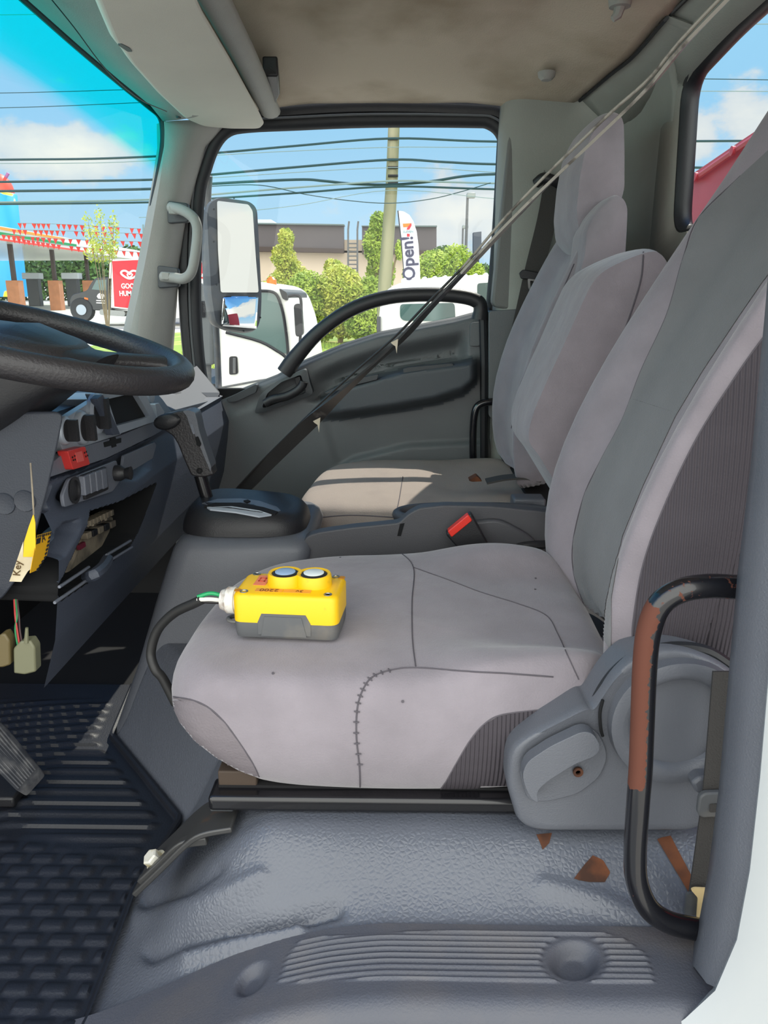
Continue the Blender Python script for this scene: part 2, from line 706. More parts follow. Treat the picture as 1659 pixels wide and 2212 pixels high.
# ---- rear wall: lower part, columns and header around the window, rounded into the side wall
RX = 0.62
ring = [V((0.285, 2.27, 0)), V((0.30, 2.215, 0)), V((0.36, 2.20, 0)), V((0.47, 2.195, 0)), V((0.54, 2.17, 0)), V((0.59, 2.11, 0)), V((0.615, 2.02, 0)), V((0.62, 1.95, 0)), V((0.62, 1.87, 0))]
prof = spline(ring, 4)
rows = []
for z, dx, dy in ((0.85, 0, 0), (1.2, 0, 0), (1.6, 0, 0), (1.9, 0, 0), (2.02, 0, -0.005), (2.08, -0.004, -0.012), (2.13, -0.03, -0.03), (2.20, -.08, -.06)):
    rows.append([V((p.x + dx * sm(0.4, 0.7, p.x), p.y + dy, z)) for p in prof])
MB().sheet(rows).build('wall_side', M_TRIM, smooth=60, solid=0.02, kind='structure')
wr = MB()
WIN = rounded([V((RX, 0.85, 1.78)), V((RX, 1.80, 1.78)), V((RX, 1.835, 2.095)), V((RX, 1.60, 2.125)), V((RX, 1.35, 2.138)), V((RX, 0.85, 2.125))], 0.06, 6)
cw = V((RX, 1.347, 1.93))


def outer_of(p):
    d = p - cw
    k = max(abs(d.y) / 0.66, abs(d.z) / (0.27 if d.z > 0 else 1.05))
    return cw + d / max(k, 1e-6)


ringA = [p + V((0.0, 0, 0)) for p in WIN]
ringB = [outer_of(p) for p in WIN]
ringC = [p + V((-0.05 * sm(2.14, 2.2, p.z), 0, 0)) for p in ringB]
wr.loft([ringA, ringC], True, False)
wr.build('wall_rear', M_TRIM, smooth=60, solid=0.02, kind='structure')
win3 = MB().tube(WIN, 1, 10, closed=True, flat=(0.016, 0.02), up=(1, 0, 0)).build('window_3', M_RUB, kind='structure')
G_CLEAR = glass('clear_glass', (0.95, 0.98, 0.97, 1), 0.022)
mbg = MB()
mbg.add([p + V((0.006, 0, 0)) for p in WIN], [tuple(range(len(WIN)))])
mbg.build('glass_pane', G_CLEAR, win3, smooth=0)
# header trim above the rear window
edge_h = spline([V((0.535, 0.62, 2.17)), PZ(1480, 0, 2.18), PZ(1440, 40, 2.17), PZ(1370, 120, 2.15), PZ(1320, 160, 2.14), PZ(1255, 215, 2.12)], 5)
tl = []
for p in edge_h:
    t = sm(1.7, 2.12, p.y)
    q = V((RX, p.y, 2.13 - 0.05 * t)).lerp(V((0.56, 2.16, 2.03)), sm(1.9, 2.12, p.y))
    tl.append([p + V((-.004, 0, 0.03)), p, p.lerp(q, 0.5) + V((0.004, 0, 0.004)), q])
MB().sheet(tl).build('trim_1', M_TRIM, smooth=80, solid=-0.01, kind='structure')
# seam beading between headliner and rear header
MB().tube([p + V((-0.003, 0, -0.003)) for p in edge_h], 0.004, 6).build('headliner_beading', M_RUB, ceiling)

# ---- belt pillar trim on the far side, with its raised slot panel and lower step
bt = MB()
bt.prism(rounded(pts_y([(1098, 300), (1105, 238), (1235, 218), (1262, 262), (1268, 700), (1062, 662)], 2.19), 0.02), (0, 0.05, 0))
btrim = bt.build('trim_2', mat('pillar_dark', rgb(112, 112, 109), 0.7, bump=0.3, bscale=350), smooth=40, bevel=0.008, kind='structure')
MB().prism(rounded(pts_y([(1178, 290), (1205, 280), (1204, 400), (1172, 400)], 2.176), 0.006), (0, 0.02, 0)).build('belt_slot_cover', MATS['pillar_dark'], btrim, bevel=0.002)
MB().prism(rounded(pts_y([(1056, 672), (1230, 660), (1230, 1000), (1056, 900)], 2.18), 0.008), (0, 0.07, 0)).build('trim_3', M_DOOR, smooth=40, bevel=0.006, kind='structure')

# ---- front pillar on the passenger side
ap = MB()
lft = [(356, 262), (357, 315), (344, 400), (330, 480), (312, 575), (277, 735), (262, 790)]
rgt = [(486, 262), (440, 315), (416, 400), (397, 480), (382, 575), (370, 735), (366, 790)]
rings = []
for (a, b), (c_, d_) in zip(lft, rgt):
    A, B = P(a, b, 2.16), P(c_, d_, 2.235)
    A2, B2 = A + V((-0.03, 0.03, 0)), B + V((0.0, 0.03, 0))
    mid = (A + B) / 2 + V((0.012, -0.018, 0))
    rings.append([A2, A, A * .75 + B * .25 + V((0.008, -0.012, 0)), mid, A * .2 + B * .8 + V((0.004, -0.012, 0)), B, B2])
ap.loft(rings)
apillar = ap.build('trim_4', M_PILLAR, smooth=60, kind='structure')
for k, (hx, hy) in enumerate(((384, 458), (363, 598))):
    MB().prism(rounded([P(hx + dx, hy + dy, 2.168) for dx, dy in ((-24, -25), (22, -19), (24, 22), (-22, 25))], 0.008), (0, 0.02, 0)).build('handle_recess', M_DOORD, apillar, bevel=0.003)

# ---- windscreen header trim
hd = []
for (a, b, X1), (c_, d_, X2) in zip(((-120, -160, -0.70), (60, 0, -0.68), (170, 98, -0.66), (260, 175, -0.635), (325, 228, -0.615), (352, 262, -0.603)),
                                    ((90, -160, -0.53), (202, 0, -0.52), (282, 98, -0.50), (350, 180, -0.485), (415, 245, -0.47), (452, 272, -0.46))):
    A, B = PX(a, b, X1), PX(c_, d_, X2)
    hd.append([A + V((0, 0, 0.03)), A, A * 0.66 + B * 0.34 + V((0, 0, 0.006)), A * 0.3 + B * 0.7 + V((0, 0, 0.016)), B + V((0, 0, 0.03)), B + V((0, 0, 0.06))])
MB().sheet(hd).build('trim_5', M_PILLAR, smooth=60, solid=0.006, kind='structure')
MB().tube(spline([PX(a, b, X) + V((0, 0, -.001)) for a, b, X in ((105, -10, -.62), (160, 58, -0.605), (230, 150, -0.59), (300, 212, -0.575), (360, 240, -0.56))], 5), 0.0012, 5).build('trim_6', M_RUB, kind='structure')

# ---- windscreen: glass with a blue-green shade band along the top, rubber surround
ws_edge = [PX(-140, -175, -0.71), PX(60, 0, -0.69), PX(170, 98, -0.67), PX(260, 175, -0.645), PX(322, 226, -0.625), P(350, 252, 2.165), P(357, 290, 2.17), P(353, 340, 2.175), P(338, 420, 2.185), P(316, 540, 2.20), P(283, 690, 2.21), P(262, 800, 2.22)]
edge_s = spline(ws_edge, 5)
ws = MB().tube([p + V((-0.004, 0, 0)) for p in edge_s], 0.009, 8).build('window_1', M_RUB, kind='structure')


def tint_glass():
    m = glass('windscreen_glass', (0.90, 0.97, 0.97, 1), 0.03)
    nt = m.node_tree
    N, L = nt.nodes.new, nt.links.new
    tr = [n for n in nt.nodes if n.type == 'BSDF_TRANSPARENT'][0]
    at = N('ShaderNodeVertexColor')
    at.layer_name = 'band'
    sp = N('ShaderNodeSeparateColor')
    L(at.outputs[0], sp.inputs[0])
    rp = N('ShaderNodeValToRGB')
    L(sp.outputs[0], rp.inputs[0])
    e = rp.color_ramp.elements
    e[0].position, e[0].color = 0.0, (0.90, 0.97, 0.97, 1)
    e[1].position, e[1].color = 1.0, (0.01, 0.97, 0.92, 1)
    k = e.new(0.5)
    k.color = (0.10, 0.96, 0.95, 1)
    L(rp.outputs[0], tr.inputs[0])
    return m


# glass surface between the passenger-side edge and the driver-side edge (mirrored about the cab centre)
YM = 1.43
far = [(-0.625, 2.175, 2.10), (-0.64, 2.18, 2.00), (-0.665, 2.185, 1.90), (-0.69, 2.195, 1.75), (-0.715, 2.205, 1.60), (-0.74, 2.21, 1.45)]
g = []
NB = 36
for j in range(NB + 1):
    t = j / NB
    z0 = 2.10 - 0.65 * t
    x0 = -0.605 - 0.125 * t
    row = []
    for i in range(25):
        s = -1 + 2 * i / 24
        y = YM + s * (0.745 + 0.03 * t)
        bow = 1 - s * s
        row.append(V((x0 - 0.09 * bow, y, z0 + 0.10 * bow * (1 - t))))
    g.append(row)
wsg = MB().sheet(g).build('glass_pane', tint_glass(), ws, smooth=180)
lay = wsg.data.color_attributes.new('band', 'FLOAT_COLOR', 'POINT')
for i, v in enumerate(wsg.data.vertices):
    w = v.co + WLOC['window_1']
    px, py = proj(w)
    # lower edge of the band follows the top of the glass at a constant distance
    zt = 2.10 + 0.10 * (1 - ((w.y - YM) / 0.76) ** 2)
    d = zt - w.z
    f = 1 - sm(0.085, 0.165, d)
    lay.data[i].color = (f, f, f, 1)

# ---- passenger door window: rubber surround and pane
DW_IN = [(462, 870), (440, 800), (430, 640), (437, 440), (452, 370), (472, 318), (500, 288), (545, 279), (650, 276), (800, 271), (1000, 268), (1050, 272), (1078, 300), (1078, 345), (1066, 520), (1056, 640), (1052, 700)]
DW_OUT_OFF = 0.020
loop = spline(pts_y(DW_IN, 2.275), 4)
cen = P(760, 560, 2.275)
win2 = MB().tube([p + (p - cen).normalized() * 0.016 for p in loop], 1, 10, flat=(0.022, 0.019), up=(0, 1, 0)).build('window_2', M_RUB, kind='structure')
MB().tube([p + (p - cen).normalized() * 0.024 + V((0, -0.018, 0)) for p in loop], 0.0035, 6).build('seal_lip', M_DOOR, win2)
MB().tube([p + (p - cen).normalized() * 0.042 + V((0, -0.012, 0)) for p in loop], 1, 8, flat=(0.016, 0.012), up=(0, 1, 0)).build('outer_seal', M_BLACK, win2)
MB().box((-0.12, 2.30, 2.215), (1.0, 0.07, 0.15)).build('trim_11', M_RUB, kind='structure')
pane = MB()
poly = pts_y(DW_IN, 2.285) + [P(1000, 760, 2.285), P(480, 900, 2.285)]
pane.add(poly, [tuple(range(len(poly)))])
pane.build('glass_pane', G_CLEAR, win2, smooth=0)

# ================================================================== PASSENGER DOOR
door = empty('door_1', P(760, 1100, 2.25), None, None, kind='structure')
ytop = [(380, 905), (455, 868), (475, 857), (600, 808), (650, 780), (740, 742), (820, 716), (985, 684), (1060, 664)]
yA = [(680, 862), (750, 826), (870, 793), (985, 777), (1035, 771)]
yB = [(690, 905), (740, 903), (850, 888), (940, 872), (1000, 852), (1030, 826)]


def door_h(px, py):
    yt = lerp_table(ytop, px)
    d = py - yt
    h = -0.022 * (1 - sm(0, 16, d))
    a, b = lerp_table(yA, px), lerp_table(yB, px)
    ends = sm(672, 740, px) * (1 - sm(1018, 1040, px))
    # scooped band between belt line and arm rest
    sc = sm(30, 70, d) * (1 - sm(-4, 10, py - a)) * sm(640, 720, px) * (1 - sm(985, 1015, px))
    h -= 0.05 * sc
    # arm rest bulge, undercut below
    h += 0.07 * sm(-6, 16, py - a) * (1 - sm(-16, 4, py - b)) * ends
    # lower pocket edge
    lw = sm(0, 14, py - lerp_table([(600, 1080), (760, 985), (880, 955), (1040, 948)], px))
    h += 0.022 * lw * sm(690, 760, px)
    # forward section stands a little proud
    h += 0.012 * (1 - sm(672, 705, px - (py - 870) * 0.3)) * sm(30, 60, d)
    return h


g = []
NX, NY = 150, 110
for i in range(NX + 1):
    px = 380 + (1058 - 380) * i / NX
    yt = lerp_table(ytop, px)
    g.append([P(px, yt + (1240 - yt) * j / NY, 2.235 - door_h(px, yt + (1240 - yt) * j / NY)) for j in range(NY + 1)])
dpm = MB().sheet(g)
M_DOORI = mat('plastic_door_insert', rgb(70, 75, 80), 0.5, bump=0.2, bscale=450)
for k, f in enumerate(dpm.f):
    i, j = divmod(k, NY)
    px = 380 + (1058 - 380) * (i + .5) / NX
    yt = lerp_table(ytop, px)
    py = yt + (1240 - yt) * (j + .5) / NY
    if 690 < px < 1032 and lerp_table(yA, px) + 2 < py < lerp_table(yB, px) + 6:
        dpm.mi[k] = 1
dpm.build('door_panel', [M_DOOR, M_DOORI], door, smooth=60, solid=0.02)


def door_prism(name, poly, y, dep, m, r=0.006, bev=0.003, parent=door):
    return MB().prism(rounded(pts_y(poly, y), r), (0, dep, 0)).build(name, m, parent, bevel=bev)


# pull handle in its bezel
bez = MB()
outer = rounded(pts_y([(549, 893), (562, 852), (600, 822), (660, 796), (677, 850), (665, 856), (563, 893)], 2.196), 0.01, 5)
inn = rounded(pts_y([(566, 880), (577, 850), (608, 825), (650, 809), (662, 848), (640, 856), (572, 881)], 2.192), 0.008, 5)
back = [p + V((0, 0.05, 0)) for p in inn]
bez.loft([[p + V((0, 0.035, 0)) for p in outer], outer, inn, back], True, True)
bz = bez.build('handle_bezel', M_DOORD, door, bevel=0)
hl = MB()
hl.tube(spline(pts_y([(572, 872), (590, 862), (618, 856), (640, 845), (652, 834), (656, 824)], 2.188), 4), 1, 10, flat=(0.012, 0.011), up=(0, 1, 0))
hl.build('handle', M_BLACK, door)
door_prism('lock_tab', [(637, 816), (648, 812), (651, 830), (640, 834)], 2.205, 0.02, M_BLACK, 0.002, 0.001)
# arched grab handle standing on the belt line
ar = [(615, 806), (640, 770), (690, 716), (760, 668), (840, 642), (930, 636), (1000, 641), (1032, 652), (1038, 668), (1036, 690)]
ah = MB()
path = spline(pts_y(ar, 2.205), 6)
n = len(path)
ah.tube(path, [1.25 - 0.25 * sm(0, 0.25, i / n) + 0.2 * sm(0.85, 1, i / n) for i in range(n)], 12, flat=(0.0195, 0.017), up=(0, 1, 0))
ah.build('grab_handle', M_BLACK, door)
door_prism('switch_strip', [(870, 797), (880, 793), (978, 784), (982, 792), (972, 797), (872, 809)], 2.172, 0.02, M_DOORD, 0.004, 0.002)
door_prism('blank_cover', [(1016, 697), (1039, 695), (1037, 748), (1014, 748)], 2.224, 0.02, M_DOOR, 0.008, 0.0015)
door_prism('corner_cover', [(488, 862), (552, 830), (556, 832), (553, 848), (510, 868), (492, 869)], 2.212, 0.03, M_DOORD, 0.006, 0.002)
door_prism('latch_cap', [(700, 848), (770, 818), (818, 808), (815, 820), (760, 834), (705, 852)], 2.165, 0.02, M_DOORD, 0.004, 0.002)
MB().tube(pts_y([(1043, 660), (1046, 780), (1046, 1000)], 2.205), 0.012, 8).build('door_seal', M_RUB, door)

# ================================================================== DRIVER DOORWAY: sill tread, pillar trim, body
def zsill(x):
    return 0.953 - 0.012 * sm(0.0, -0.12, x) - 0.15 * sm(-0.06, -0.46, x)


SIN = lerp_table
tread_poly = [(598, 2128), (618, 2065), (650, 2024), (900, 2010), (1280, 2008), (1345, 2024), (1400, 2062), (1415, 2125), (1200, 2128), (900, 2118), (740, 2120)]
g = []
NXs, NYs = 330, 110
for i in range(NXs + 1):
    x = -0.62 + 1.02 * i / NXs
    row = []
    for j in range(NYs + 1):
        t = j / NYs
        # t 0..0.72 tread, then the rounded nose and the outer face
        if t < 0.62:
            y = 0.725 - 0.09 * (t / 0.62)
            z = zsill(x) + 0.001
            q = V((x, y, z))
            px, py = proj(q)
            ed = edge_dist(tread_poly, px, py)
            c1 = math.hypot((px - 1240) / 62, (py - 2074) / 46)
            c2 = math.hypot((px - 545 - (py - 2115) * -0.55) / 34, (py - 2115) / 42)
            if ed > 0 and c1 > 1.12:
                w = 0.5 + 0.5 * math.cos((y - 0.635) / 0.0078 * 2 * math.pi)
                z += 0.0030 * (w ** 1.6) * sm(0, 5, ed) * sm(1.12, 1.22, c1)
            z -= 0.016 * (1 - sm(0.45, 1.0, c1))
            z -= 0.012 * (1 - sm(0.4, 1.0, c2))
        else:
            s = (t - 0.62) / 0.38
            a = min(s / 0.35, 1.0) * math.pi / 2
            y = 0.635 - 0.026 * math.sin(a) - 0.012 * max(0, s - 0.35)
            z = zsill(x) + 0.001 - 0.030 * (1 - math.cos(a)) - 0.34 * max(0, s - 0.35) / 0.65
        row.append(V((x, y, z)))
    g.append(row)
MB().sheet(g).build('trim_7', M_SILL, smooth=60, kind='structure')

# near pillar trim
jb = MB()
jl = [(1735, -420), (1705, 60), (1662, 560), (1650, 700), (1622, 1000), (1592, 1250), (1572, 1480), (1553, 1700), (1530, 1880), (1508, 2000), (1488, 2085)]
jr = [(1830, -420), (1800, 60), (1760, 560), (1750, 700), (1725, 1000), (1690, 1250), (1668, 1480), (1648, 1700), (1630, 1880), (1604, 2040), (1562, 2140)]
rings = []
for (a, b), (c_, d_) in zip(jl, jr):
    A = P(a, b, 0.70)
    B = P(c_, d_, 0.62)
    A1 = P(a + 12, b + 4, 0.66)
    rings.append([A + V((0.03, 0.02, 0)), A, A1, A1 * 0.5 + B * 0.5 + V((-0.004, -0.006, 0)), B, B + V((0.03, 0.03, 0))])
jb.loft(rings)
jb.build('trim_8', M_PGREY, smooth=60, kind='structure')
bd = MB()
bl = [(1812, -420), (1782, 60), (1740, 560), (1728, 900), (1702, 1180), (1664, 1420), (1642, 1680), (1620, 1880), (1592, 2030), (1545, 2140), (1480, 2200), (1400, 2260)]
bd.sheet([[P(a - 6, b - 4, 0.64), P(a, b, 0.615), P(a + 60, b + 30, 0.600), P(a + 400, b + 90, 0.600)] for a, b in bl])
bd.build('wall_body', M_WHITE, smooth=60, kind='structure')
# ================================================================== FLOOR, HUMP, MAT
MATB = [(0.60, -0.385), (0.73, -0.375), (0.94, -0.385), (1.09, -0.362), (1.34, -0.566), (1.6, -0.60)]


def xb(y):
    return lerp_table(MATB, y)


hole_poly = [(1238, 1900), (1262, 1868), (1280, 1848), (1302, 1858), (1318, 1885), (1306, 1906), (1272, 1906)]
g = []
NX, NY = 230, 170
for i in range(NX + 1):
    row = []
    for j in range(NY + 1):
        y = 0.715 + (1.38 - 0.715) * (j / NY) ** 1.25
        x0 = xb(y) - 0.02
        x = x0 + (0.44 - x0) * (i / NX)
        s = x - xb(y)
        hp = 0.797 + 0.215 * sm(-0.01, 0.13 + 0.10 * sm(1.15, .85, y), s)
        zs = min(zsill(x) - 0.006, hp)
        z = zs + (hp - zs) * sm(0.715, 0.83, y)
        q = V((x, y, z))
        px, py = proj(q)
        # wrinkles of the loose vinyl
        for pts, w, a in (([(330, 2055), (400, 2022), (480, 2003), (600, 1995), (720, 1962)], 20, -0.016), ([(400, 2075), (520, 2045), (640, 2010)], 20, 0.012),
                          ([(310, 1985), (420, 1960), (560, 1905)], 26, 0.010), ([(320, 1950), (400, 1920), (470, 1872)], 16, -0.011), ([(1180, 1915), (1300, 1945), (1400, 1990)], 22, 0.006),
                          ):
            d = min(math.hypot(px - (ax + (bx - ax) * k / 6), py - (ay + (by - ay) * k / 6)) for (ax, ay), (bx, by) in zip(pts, pts[1:]) for k in range(7)) if 280 < px < 1460 and 1800 < py < 2120 else 999
            z += a * math.exp(-(d / w) ** 2)
        z += 0.002 * noise.noise(V((x * 9, y * 9, 3.1)))
        row.append(V((x, y, z)))
    g.append(row)
hm = MB().sheet(g)
hump = hm.build('floor', M_VINYL, smooth=180, kind='structure')
HT = surface_of(hump)
rust_marks = [('rusted_metal', hole_poly, M_RUST, 'rusty bare metal showing through a tear in the vinyl'),
              ('rust_stain', [(1158, 1803), (1192, 1800), (1186, 1822), (1172, 1836), (1166, 1820)], M_RUST, None),
              ('bare_rail', [(1418, 1812), (1448, 1806), (1500, 1905), (1488, 1930)], M_RUST, None)]

# foot-well metal floor and bulkhead under the dash
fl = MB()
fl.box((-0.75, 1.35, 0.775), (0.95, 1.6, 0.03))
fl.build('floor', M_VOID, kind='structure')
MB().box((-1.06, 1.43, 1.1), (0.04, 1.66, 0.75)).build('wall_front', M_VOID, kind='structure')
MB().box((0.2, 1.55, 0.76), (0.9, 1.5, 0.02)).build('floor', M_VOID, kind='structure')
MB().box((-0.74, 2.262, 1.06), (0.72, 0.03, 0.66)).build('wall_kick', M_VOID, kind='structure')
# driver-side windscreen pillar and roof rail (outside the picture)
MB().loft([[V((-0.66, 0.66, 2.14)), V((-0.56, 0.64, 2.14)), V((-0.57, 0.60, 2.14)), V((-0.67, 0.62, 2.14))], [V((-0.80, 0.63, 1.35)), V((-0.70, 0.61, 1.35)), V((-0.71, 0.57, 1.35)), V((-0.81, 0.59, 1.35))]]).build('trim_9', M_PILLAR, kind='structure')
MB().box((-0.02, 0.60, 2.17), (1.3, 0.06, 0.09)).build('trim_10', M_PILLAR, kind='structure')

# ---- rubber mat: ribs towards the pedals, raised bricks behind them
mat_o = empty('floor_mat', V((-0.7, 1.0, 0.8)), 'black rubber floor mat with moulded ribs and bricks in the driver foot well', 'mat')
g = []
NX, NY = 260, 240
for i in range(NX + 1):
    row = []
    for j in range(NY + 1):
        y = 0.60 + 0.96 * j / NY
        xr = xb(y) + 0.004
        x = -1.02 + (xr + 1.02) * i / NX
        z = 0.803
        e = xr - x
        z += 0.008 * (1 - sm(0.002, 0.009, e))                       # raised rim
        yy = y + 0.35 * max(0, -0.62 - x) ** 1.5
        rib = sm(1.02, 1.05, yy + 0.25 * (x + 0.5)) * sm(0.03, 0.05, e)
        w = 0.5 + 0.5 * math.cos(yy / 0.030 * 2 * math.pi)
        z += 0.005 * rib * sm(0.45, 0.75, w) * sm(1.50, 1.46, y)
        br = 1 - sm(1.0, 1.03, yy + 0.25 * (x + 0.5))
        if br > 0 and e > 0.014:
            k = math.floor(y / 0.026)
            u = (x / 0.048 + 0.5 * (k % 2)) % 1.0
            vv = (y / 0.026) % 1.0
            z += 0.0038 * br * sm(0.12, 0.22, u) * sm(0.95, 0.78, u) * sm(0.16, 0.28, vv) * sm(0.95, 0.75, vv)
        row.append(V((x, y, z)))
    g.append(row)
MB().sheet(g).build('mat_surface', M_MAT, mat_o, smooth=50)
MB().tube([V((xb(y) + 0.002, y, 0.812)) for y in [1.0 + 0.54 * k / 40 for k in range(41)]], 0.006, 8).build('mat_rim', M_MAT, mat_o)

# ---- accelerator pedal
pd = empty('accelerator_pedal', PZ(30, 1660, 0.84), 'worn ribbed black accelerator pedal standing on the rubber mat', 'pedal')
top = [PZ(-60, 1510, 0.955), PZ(-5, 1556, 0.94), PZ(84, 1664, 0.852), PZ(40, 1712, 0.846), PZ(-60, 1610, 0.94)]
M_PED = stained('pedal_rubber', rgb(66, 68, 74), rgb(104, 104, 106), 40, 0.45, 0.65, 0.6)
MB().prism(rounded(top, 0.008), (0.006, 0.01, -0.016)).build('pedal_pad', M_PED, pd, bevel=0.003)
rb = MB()
for k in range(9):
    t = (k + 0.5) / 9
    A = top[1].lerp(top[4], t * 0.92 + .04) + V((0, 0, 0.001))
    B = top[2].lerp(top[3], t * 0.92 + .04) + V((0, 0, 0.001))
    rb.tube([A.lerp(B, 0.03), A.lerp(B, 0.96)], 0.0018, 6)
rb.build('grip_ribs', M_PED, pd)
MB().box(PZ(20, 1700, 0.815), (0.06, 0.09, 0.02)).build('hinge_base', M_BLACK, pd, bevel=0.004)

# ================================================================== ENGINE COVER AND GEAR SELECTOR
ec = MB()
rings = []
for z, xl, xr, yl in ((0.80, -0.572, -0.17, 1.325), (0.84, -0.556, -0.17, 1.33), (0.95, -0.512, -0.17, 1.335), (1.08, -0.465, -0.17, 1.34), (1.15, -0.44, -0.17, 1.345), (1.19, -0.425, -0.16, 1.35), (1.207, -0.414, -0.168, 1.358), (1.214, -0.40, -0.18, 1.375)):
    r = rounded([V((xl, yl, z)), V((xr, yl, z)), V((xr, 1.64, z)), V((xl, 1.64, z))], 0.04 if z > 1 else 0.06, 5)
    rings.append(r)
ec.loft(rings)
ec.build('engine_cover', M_PGREY, smooth=50)
tag(bpy.data.objects['engine_cover'], 'blue-grey plastic engine cover carrying the gear selector beside the driver seat', 'cover')
gs = empty('gear_selector', V((-0.29, 1.47, 1.214)), 'black automatic gear selector with angled handle on the engine cover', 'gear selector')
dm = MB()
rings = []
for t in range(9):
    a = t / 8
    z = 1.2145 + 0.047 * math.sin(a * math.pi / 2)
    k = 1 - 0.30 * (1 - math.cos(a * math.pi / 2)) - .02 * a
    cx, cy, hx, hy = -0.298, 1.475, 0.122 * k, 0.105 * k
    rr = []
    for i in range(36):
        th = 2 * math.pi * i / 36
        ex = math.copysign(abs(math.cos(th)) ** 0.6, math.cos(th))
        ey = math.copysign(abs(math.sin(th)) ** 0.6, math.sin(th))
        rr.append(V((cx + hx * ex, cy + hy * ey, z - 0.008 * ex * a * 1)))
    rings.append(rr)
dm.loft(rings)
dome = dm.build('dome', M_BLACK, gs, smooth=60)
DT = surface_of(dome)
# gate: silver slide inset in the top of the dome
def on_dome(poly, off=0.0012):
    return [p for p, n in on_surface(DT, poly, off)]


pl = MB()
q = on_dome([(437, 1088), (470, 1079), (520, 1078), (560, 1083), (598, 1096), (606, 1104), (585, 1113), (520, 1108), (470, 1101)], 0.0015)
pl.prism(q, (0, 0, -0.004))
pl.build('gate_plate', M_PGREY, gs, smooth=0, label='blue-grey gate plate')
pl = MB()
q = on_dome([(442, 1096), (465, 1089), (520, 1089), (570, 1099), (600, 1108), (594, 1112), (560, 1108), (500, 1100), (455, 1097)], 0.0032)
pl.prism(q, (0, 0, -0.003))
pl.build('gate_slot', M_VOID, gs, smooth=0)
pl = MB()
q = on_dome([(448, 1098), (500, 1097), (560, 1106), (586, 1114), (560, 1117), (510, 1108), (455, 1102)], 0.0036)
pl.prism(q, (0, 0, -0.003))
pl.build('position_strip', M_SILV, gs, smooth=0)
pl = MB()
q = on_dome([(526, 1084), (535, 1082), (541, 1085), (533, 1088)], 0.003)
pl.prism(q, (0, 0, -0.003))
q = on_dome([(550, 1088), (562, 1088), (561, 1093), (549, 1092)], 0.003)
pl.build('release_button', M_VOID, gs, smooth=0)
# lever shaft and grip
Yl = 1.47
MB().tube([P(456, 1105, Yl), P(432, 1025, Yl)], 1, 12, flat=(0.0125, 0.0135), up=(0, 1, 0)).build('lever_shaft', M_BMET, gs)
grip = [(462, 1026), (444, 1031), (424, 1031), (412, 1026), (398, 995), (384, 960), (373, 942), (352, 928), (339, 918), (338, 908), (346, 899), (362, 894), (384, 888), (408, 887), (420, 891), (424, 905), (428, 930), (440, 965), (455, 1005)]
gm = MB()
gp = pts_y(grip, Yl - 0.018)
gm.prism(rounded(gp, 0.004, 3), (0, 0.036, 0))
gripo = gm.build('grip', M_BLK2, gs, smooth=60, bevel=0.007, bseg=3)
MB().prism(rounded(pts_y([(394, 888), (408, 886), (421, 891), (425, 905), (430, 930), (441, 965), (456, 1008), (455, 1020), (440, 985), (424, 945), (408, 915), (404, 900)], Yl - 0.021), 0.003, 3), (0, 0.042, 0)).build('grip_spine', M_PGREY, gs, smooth=60, bevel=0.003, label='silver-grey rear spine of the grip')
bm_ = MB()
c = P(362, 910, Yl - 0.019)
bm_.lathe([(0.026, 0.0), (0.0265, -0.005), (0.02, -0.009), (0.0, -0.010)], (0, 0, 0), (0, 1, 0), 24)
for k, v in enumerate(bm_.v):
    a = math.radians(12)
    w = V((v.x * 0.98, v.y, v.z * 0.58))
    bm_.v[k] = c + V((w.x * math.cos(a) - w.z * math.sin(a), w.y, w.x * math.sin(a) + w.z * math.cos(a)))
bm_.build('shift_button', M_BLACK, gs, smooth=60)
MB().prism(rounded(pts_y([(421, 945), (427, 943), (434, 960), (431, 966), (425, 962)], Yl - 0.025), 0.002), (0, 0.01, 0)).build('overdrive_switch', M_VOID, gs, bevel=0.001)
MB().prism(rounded(pts_y([(410, 918), (416, 917), (422, 937), (417, 938)], Yl - 0.0225), 0.001), (0, 0.004, 0)).build('grip_badge', M_DASHL, gs)
MB().lathe([(0.006, 0), (0.006, -0.002), (0.003, -0.002), (0.003, 0.001)], P(431, 1017, Yl - 0.018), (0, 1, 0), 12).build('grip_screw', M_VOID, gs)

# ================================================================== DASHBOARD
dash = empty('dashboard', V((-0.6, 1.45, 1.1)), 'dark blue-grey moulded dashboard with silver centre console and open fuse compartment', 'dashboard')
FUSE = [(330, 1045), (250, 1085), (193, 1105), (165, 1170), (128, 1265), (135, 1298), (205, 1252), (288, 1180), (302, 1150)]
REC1 = [(110, 1048), (118, 1100), (82, 1118), (78, 1062)]
REC2 = [(168, 1122), (160, 1150), (134, 1200), (104, 1214), (108, 1180), (122, 1145), (142, 1128)]
CIG = [(172, 1042), (172, 1060), (163, 1080), (150, 1086), (140, 1076), (139, 1054), (148, 1036), (162, 1032)]
GAP = [(95, 1040), (180, 1012), (330, 944), (338, 930), (332, 928), (230, 985), (100, 1030)]
POCK = [(330, 975), (262, 1000), (258, 1035), (290, 1035), (320, 1012)]


